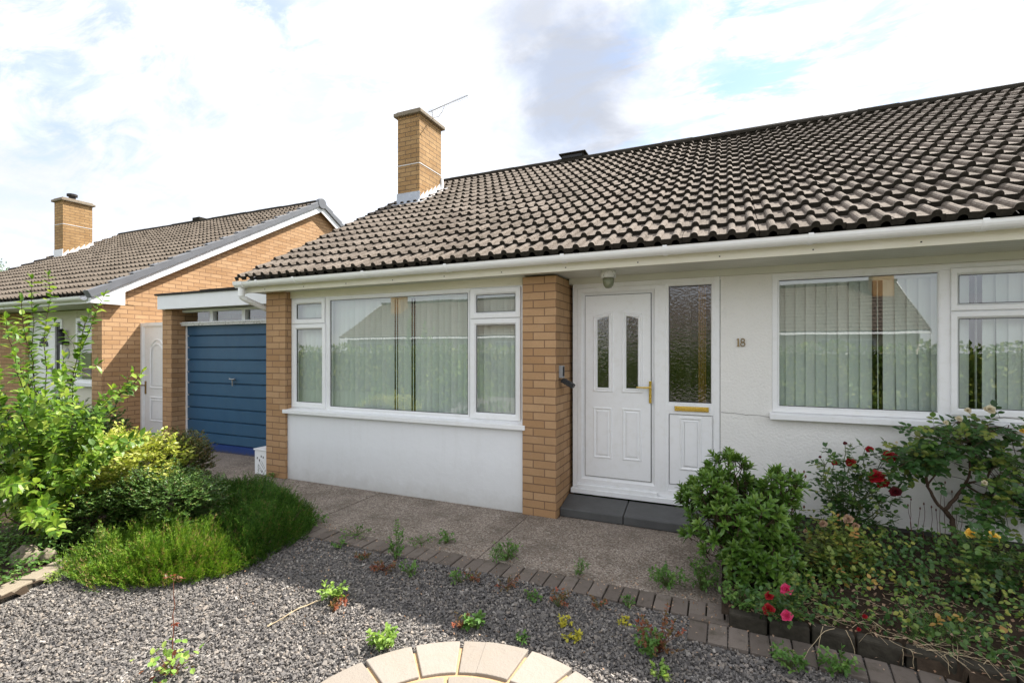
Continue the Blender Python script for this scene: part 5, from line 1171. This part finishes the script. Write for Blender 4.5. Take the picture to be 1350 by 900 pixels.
# distant tree past the neighbour's roof
tb = Vector(at(-20, 470, 34)); tb.z = 0
rt = root('garden_tree', tuple(tb), "distant leafy tree rising beyond the neighbour's roof", 'tree'); S = MB(); L = Leaves('T4'); S.tube([tb, tb+Vector((.2, 0, 3)), tb+Vector((0, .1, 5.5))], .22, .10, 8)
for k in range(9): d = rdir(.6); S.tube(curve(tb+Vector((0, 0, 3+k*.25)), tb+Vector((d.x*2, d.y*2, 5+d.z*2)), .05, 5, .05), .08, .02, 5)
cs = [tb+Vector((random.gauss(0, 1.0), random.gauss(0, 1.0), random.uniform(4.2, 8.0))) for _ in range(34)]
for c in cs:
    for _ in range(150): L.add(c+rdir()*random.uniform(.2, .75), rdir(-.1), rdir(.6), random.uniform(.10, .18), random.uniform(.07, .12))
L.build('crown', M['l_tree'], rt); build('trunk', S, M['bark'], rt)
# ================================================================== LIGHT, SKY, CAMERA
SUN = Vector((.75, 1.0, 1.5)).normalized()
el = math.asin(SUN.z); az = math.atan2(SUN.x, SUN.y)
sl = bpy.data.lights.new('sun', 'SUN'); sl.energy = 5.0; sl.angle = R(.55); sl.color = (1.0, .955, .89)
so = bpy.data.objects.new('sun', sl); COL.objects.link(so); so.rotation_euler = SUN.to_track_quat('Z', 'Y').to_euler(); so.location = (0, 0, 20)

W_ = NT('World', True); scene.world = W_.m
sky = W_.n('ShaderNodeTexSky', sky_type='NISHITA', sun_disc=False, sun_elevation=el, sun_rotation=az, altitude=50, air_density=1.0, dust_density=.4, ozone_density=1.2)
bg = W_.n('ShaderNodeBackground', {'Color': sky.outputs[0], 'Strength': .12})
gen = W_.n('ShaderNodeTexCoord').outputs['Generated']
dirn = W_.n('ShaderNodeVectorMath', {0: gen}, operation='NORMALIZE').outputs[0]
sep = W_.n('ShaderNodeSeparateXYZ', {0: dirn})
zz = W_.math('MAXIMUM', sep.outputs[2], .03)
pl = W_.n('ShaderNodeCombineXYZ', {0: W_.math('DIVIDE', sep.outputs[0], W_.math('ADD', zz, .25)), 1: W_.math('DIVIDE', sep.outputs[1], W_.math('ADD', zz, .25)), 2: 0.0}).outputs[0]
n1 = W_.n('ShaderNodeTexNoise', {'Vector': pl, 'Scale': 1.6, 'Detail': 9.0, 'Roughness': .62, 'Distortion': .4}).outputs['Fac']
n2 = W_.n('ShaderNodeTexNoise', {'Vector': pl, 'Scale': 3.2, 'Detail': 9.0, 'Roughness': .6, 'Distortion': .3}).outputs['Fac']
def skydir(px, py):
    v = (at(px, py, 1)-Vector((0, 0, EYE))).normalized(); return (v.x, v.y, v.z)
def blob(px, py, r0, r1, wob=.22):
    v = W_.n('ShaderNodeVectorMath', {0: dirn, 1: skydir(px, py)}, operation='SUBTRACT').outputs[0]
    l = W_.n('ShaderNodeVectorMath', {0: v}, operation='LENGTH').outputs[1]
    l = W_.math('ADD', l, W_.math('MULTIPLY', W_.math('SUBTRACT', n2, .5), wob*2))
    return W_.n('ShaderNodeMapRange', {0: l, 1: r0, 2: r1, 3: 1.0, 4: 0.0}, clamp=True, interpolation_type='SMOOTHSTEP').outputs[0]
n3 = W_.n('ShaderNodeTexNoise', {'Vector': W_.n('ShaderNodeMapping', {'Vector': pl, 'Rotation': (0, 0, .5), 'Scale': (1, 2.2, 1)}).outputs[0], 'Scale': 3.4, 'Detail': 12.0, 'Roughness': .66, 'Distortion': .5}).outputs['Fac']
wisp = W_.n('ShaderNodeMapRange', {0: n3, 1: .40, 2: .60, 3: 0.0, 4: 1.0}, clamp=True, interpolation_type='SMOOTHSTEP').outputs[0]
blue = W_.math('MULTIPLY', wisp, .16)
for b, k in ((blob(345, 5, .02, .20, .2), .62), (blob(1010, 50, .03, .34, .2), .95), (blob(1200, 85, .02, .24, .2), .9), (blob(90, 60, .02, .30, .2), .55), (blob(470, 120, .02, .28, .2), .42)):
    blue = W_.math('MAXIMUM', blue, W_.math('MULTIPLY', W_.math('MULTIPLY', b, wisp), k))
gaps = W_.math('SUBTRACT', 1.0, blue)
grey = W_.math('MULTIPLY', W_.n('ShaderNodeMapRange', {0: n2, 1: .50, 2: .75, 3: 0.0, 4: 1.0}, clamp=True).outputs[0], .28)
for b, k in ((blob(755, 105, .05, .24, .18), 1.0), (blob(705, 25, .02, .17, .16), .85), (blob(150, 190, .0, .26, .3), .42), (blob(40, 240, .0, .20, .3), .55)):
    grey = W_.math('MAXIMUM', grey, W_.math('MULTIPLY', b, k))
cl = W_.mix(grey, (.95, .98, 1.05), (.47, .50, .57))
cb = W_.n('ShaderNodeBackground', {'Color': cl, 'Strength': .62})
ms = W_.n('ShaderNodeMixShader', {0: gaps, 1: bg.outputs[0], 2: cb.outputs[0]})
W_.n('ShaderNodeOutputWorld', {'Surface': ms.outputs[0]})

cam = bpy.data.cameras.new('camera'); cam.sensor_width = 36; cam.lens = 36*FPX/1350; cam.shift_y = 12/1350; cam.clip_start = .05; cam.clip_end = 1500
co = bpy.data.objects.new('camera', cam); COL.objects.link(co); co.location = (0, 0, EYE); co.rotation_euler = (R(90), 0, PHI); scene.camera = co
scene.view_settings.view_transform = 'Standard'; scene.view_settings.look = 'None'; scene.view_settings.gamma = 1; scene.view_settings.use_curve_mapping = False
scene.view_settings.exposure = 1.15
scene.render.engine = 'CYCLES'
cy = scene.cycles; cy.use_denoising = True; cy.max_bounces = 7; cy.diffuse_bounces = 3; cy.glossy_bounces = 3; cy.transparent_max_bounces = 10; cy.transmission_bounces = 3; cy.caustics_reflective = False; cy.caustics_refractive = False
cy.use_adaptive_sampling = True; cy.adaptive_threshold = .015; cy.sample_clamp_indirect = 6
scene.render.use_persistent_data = False
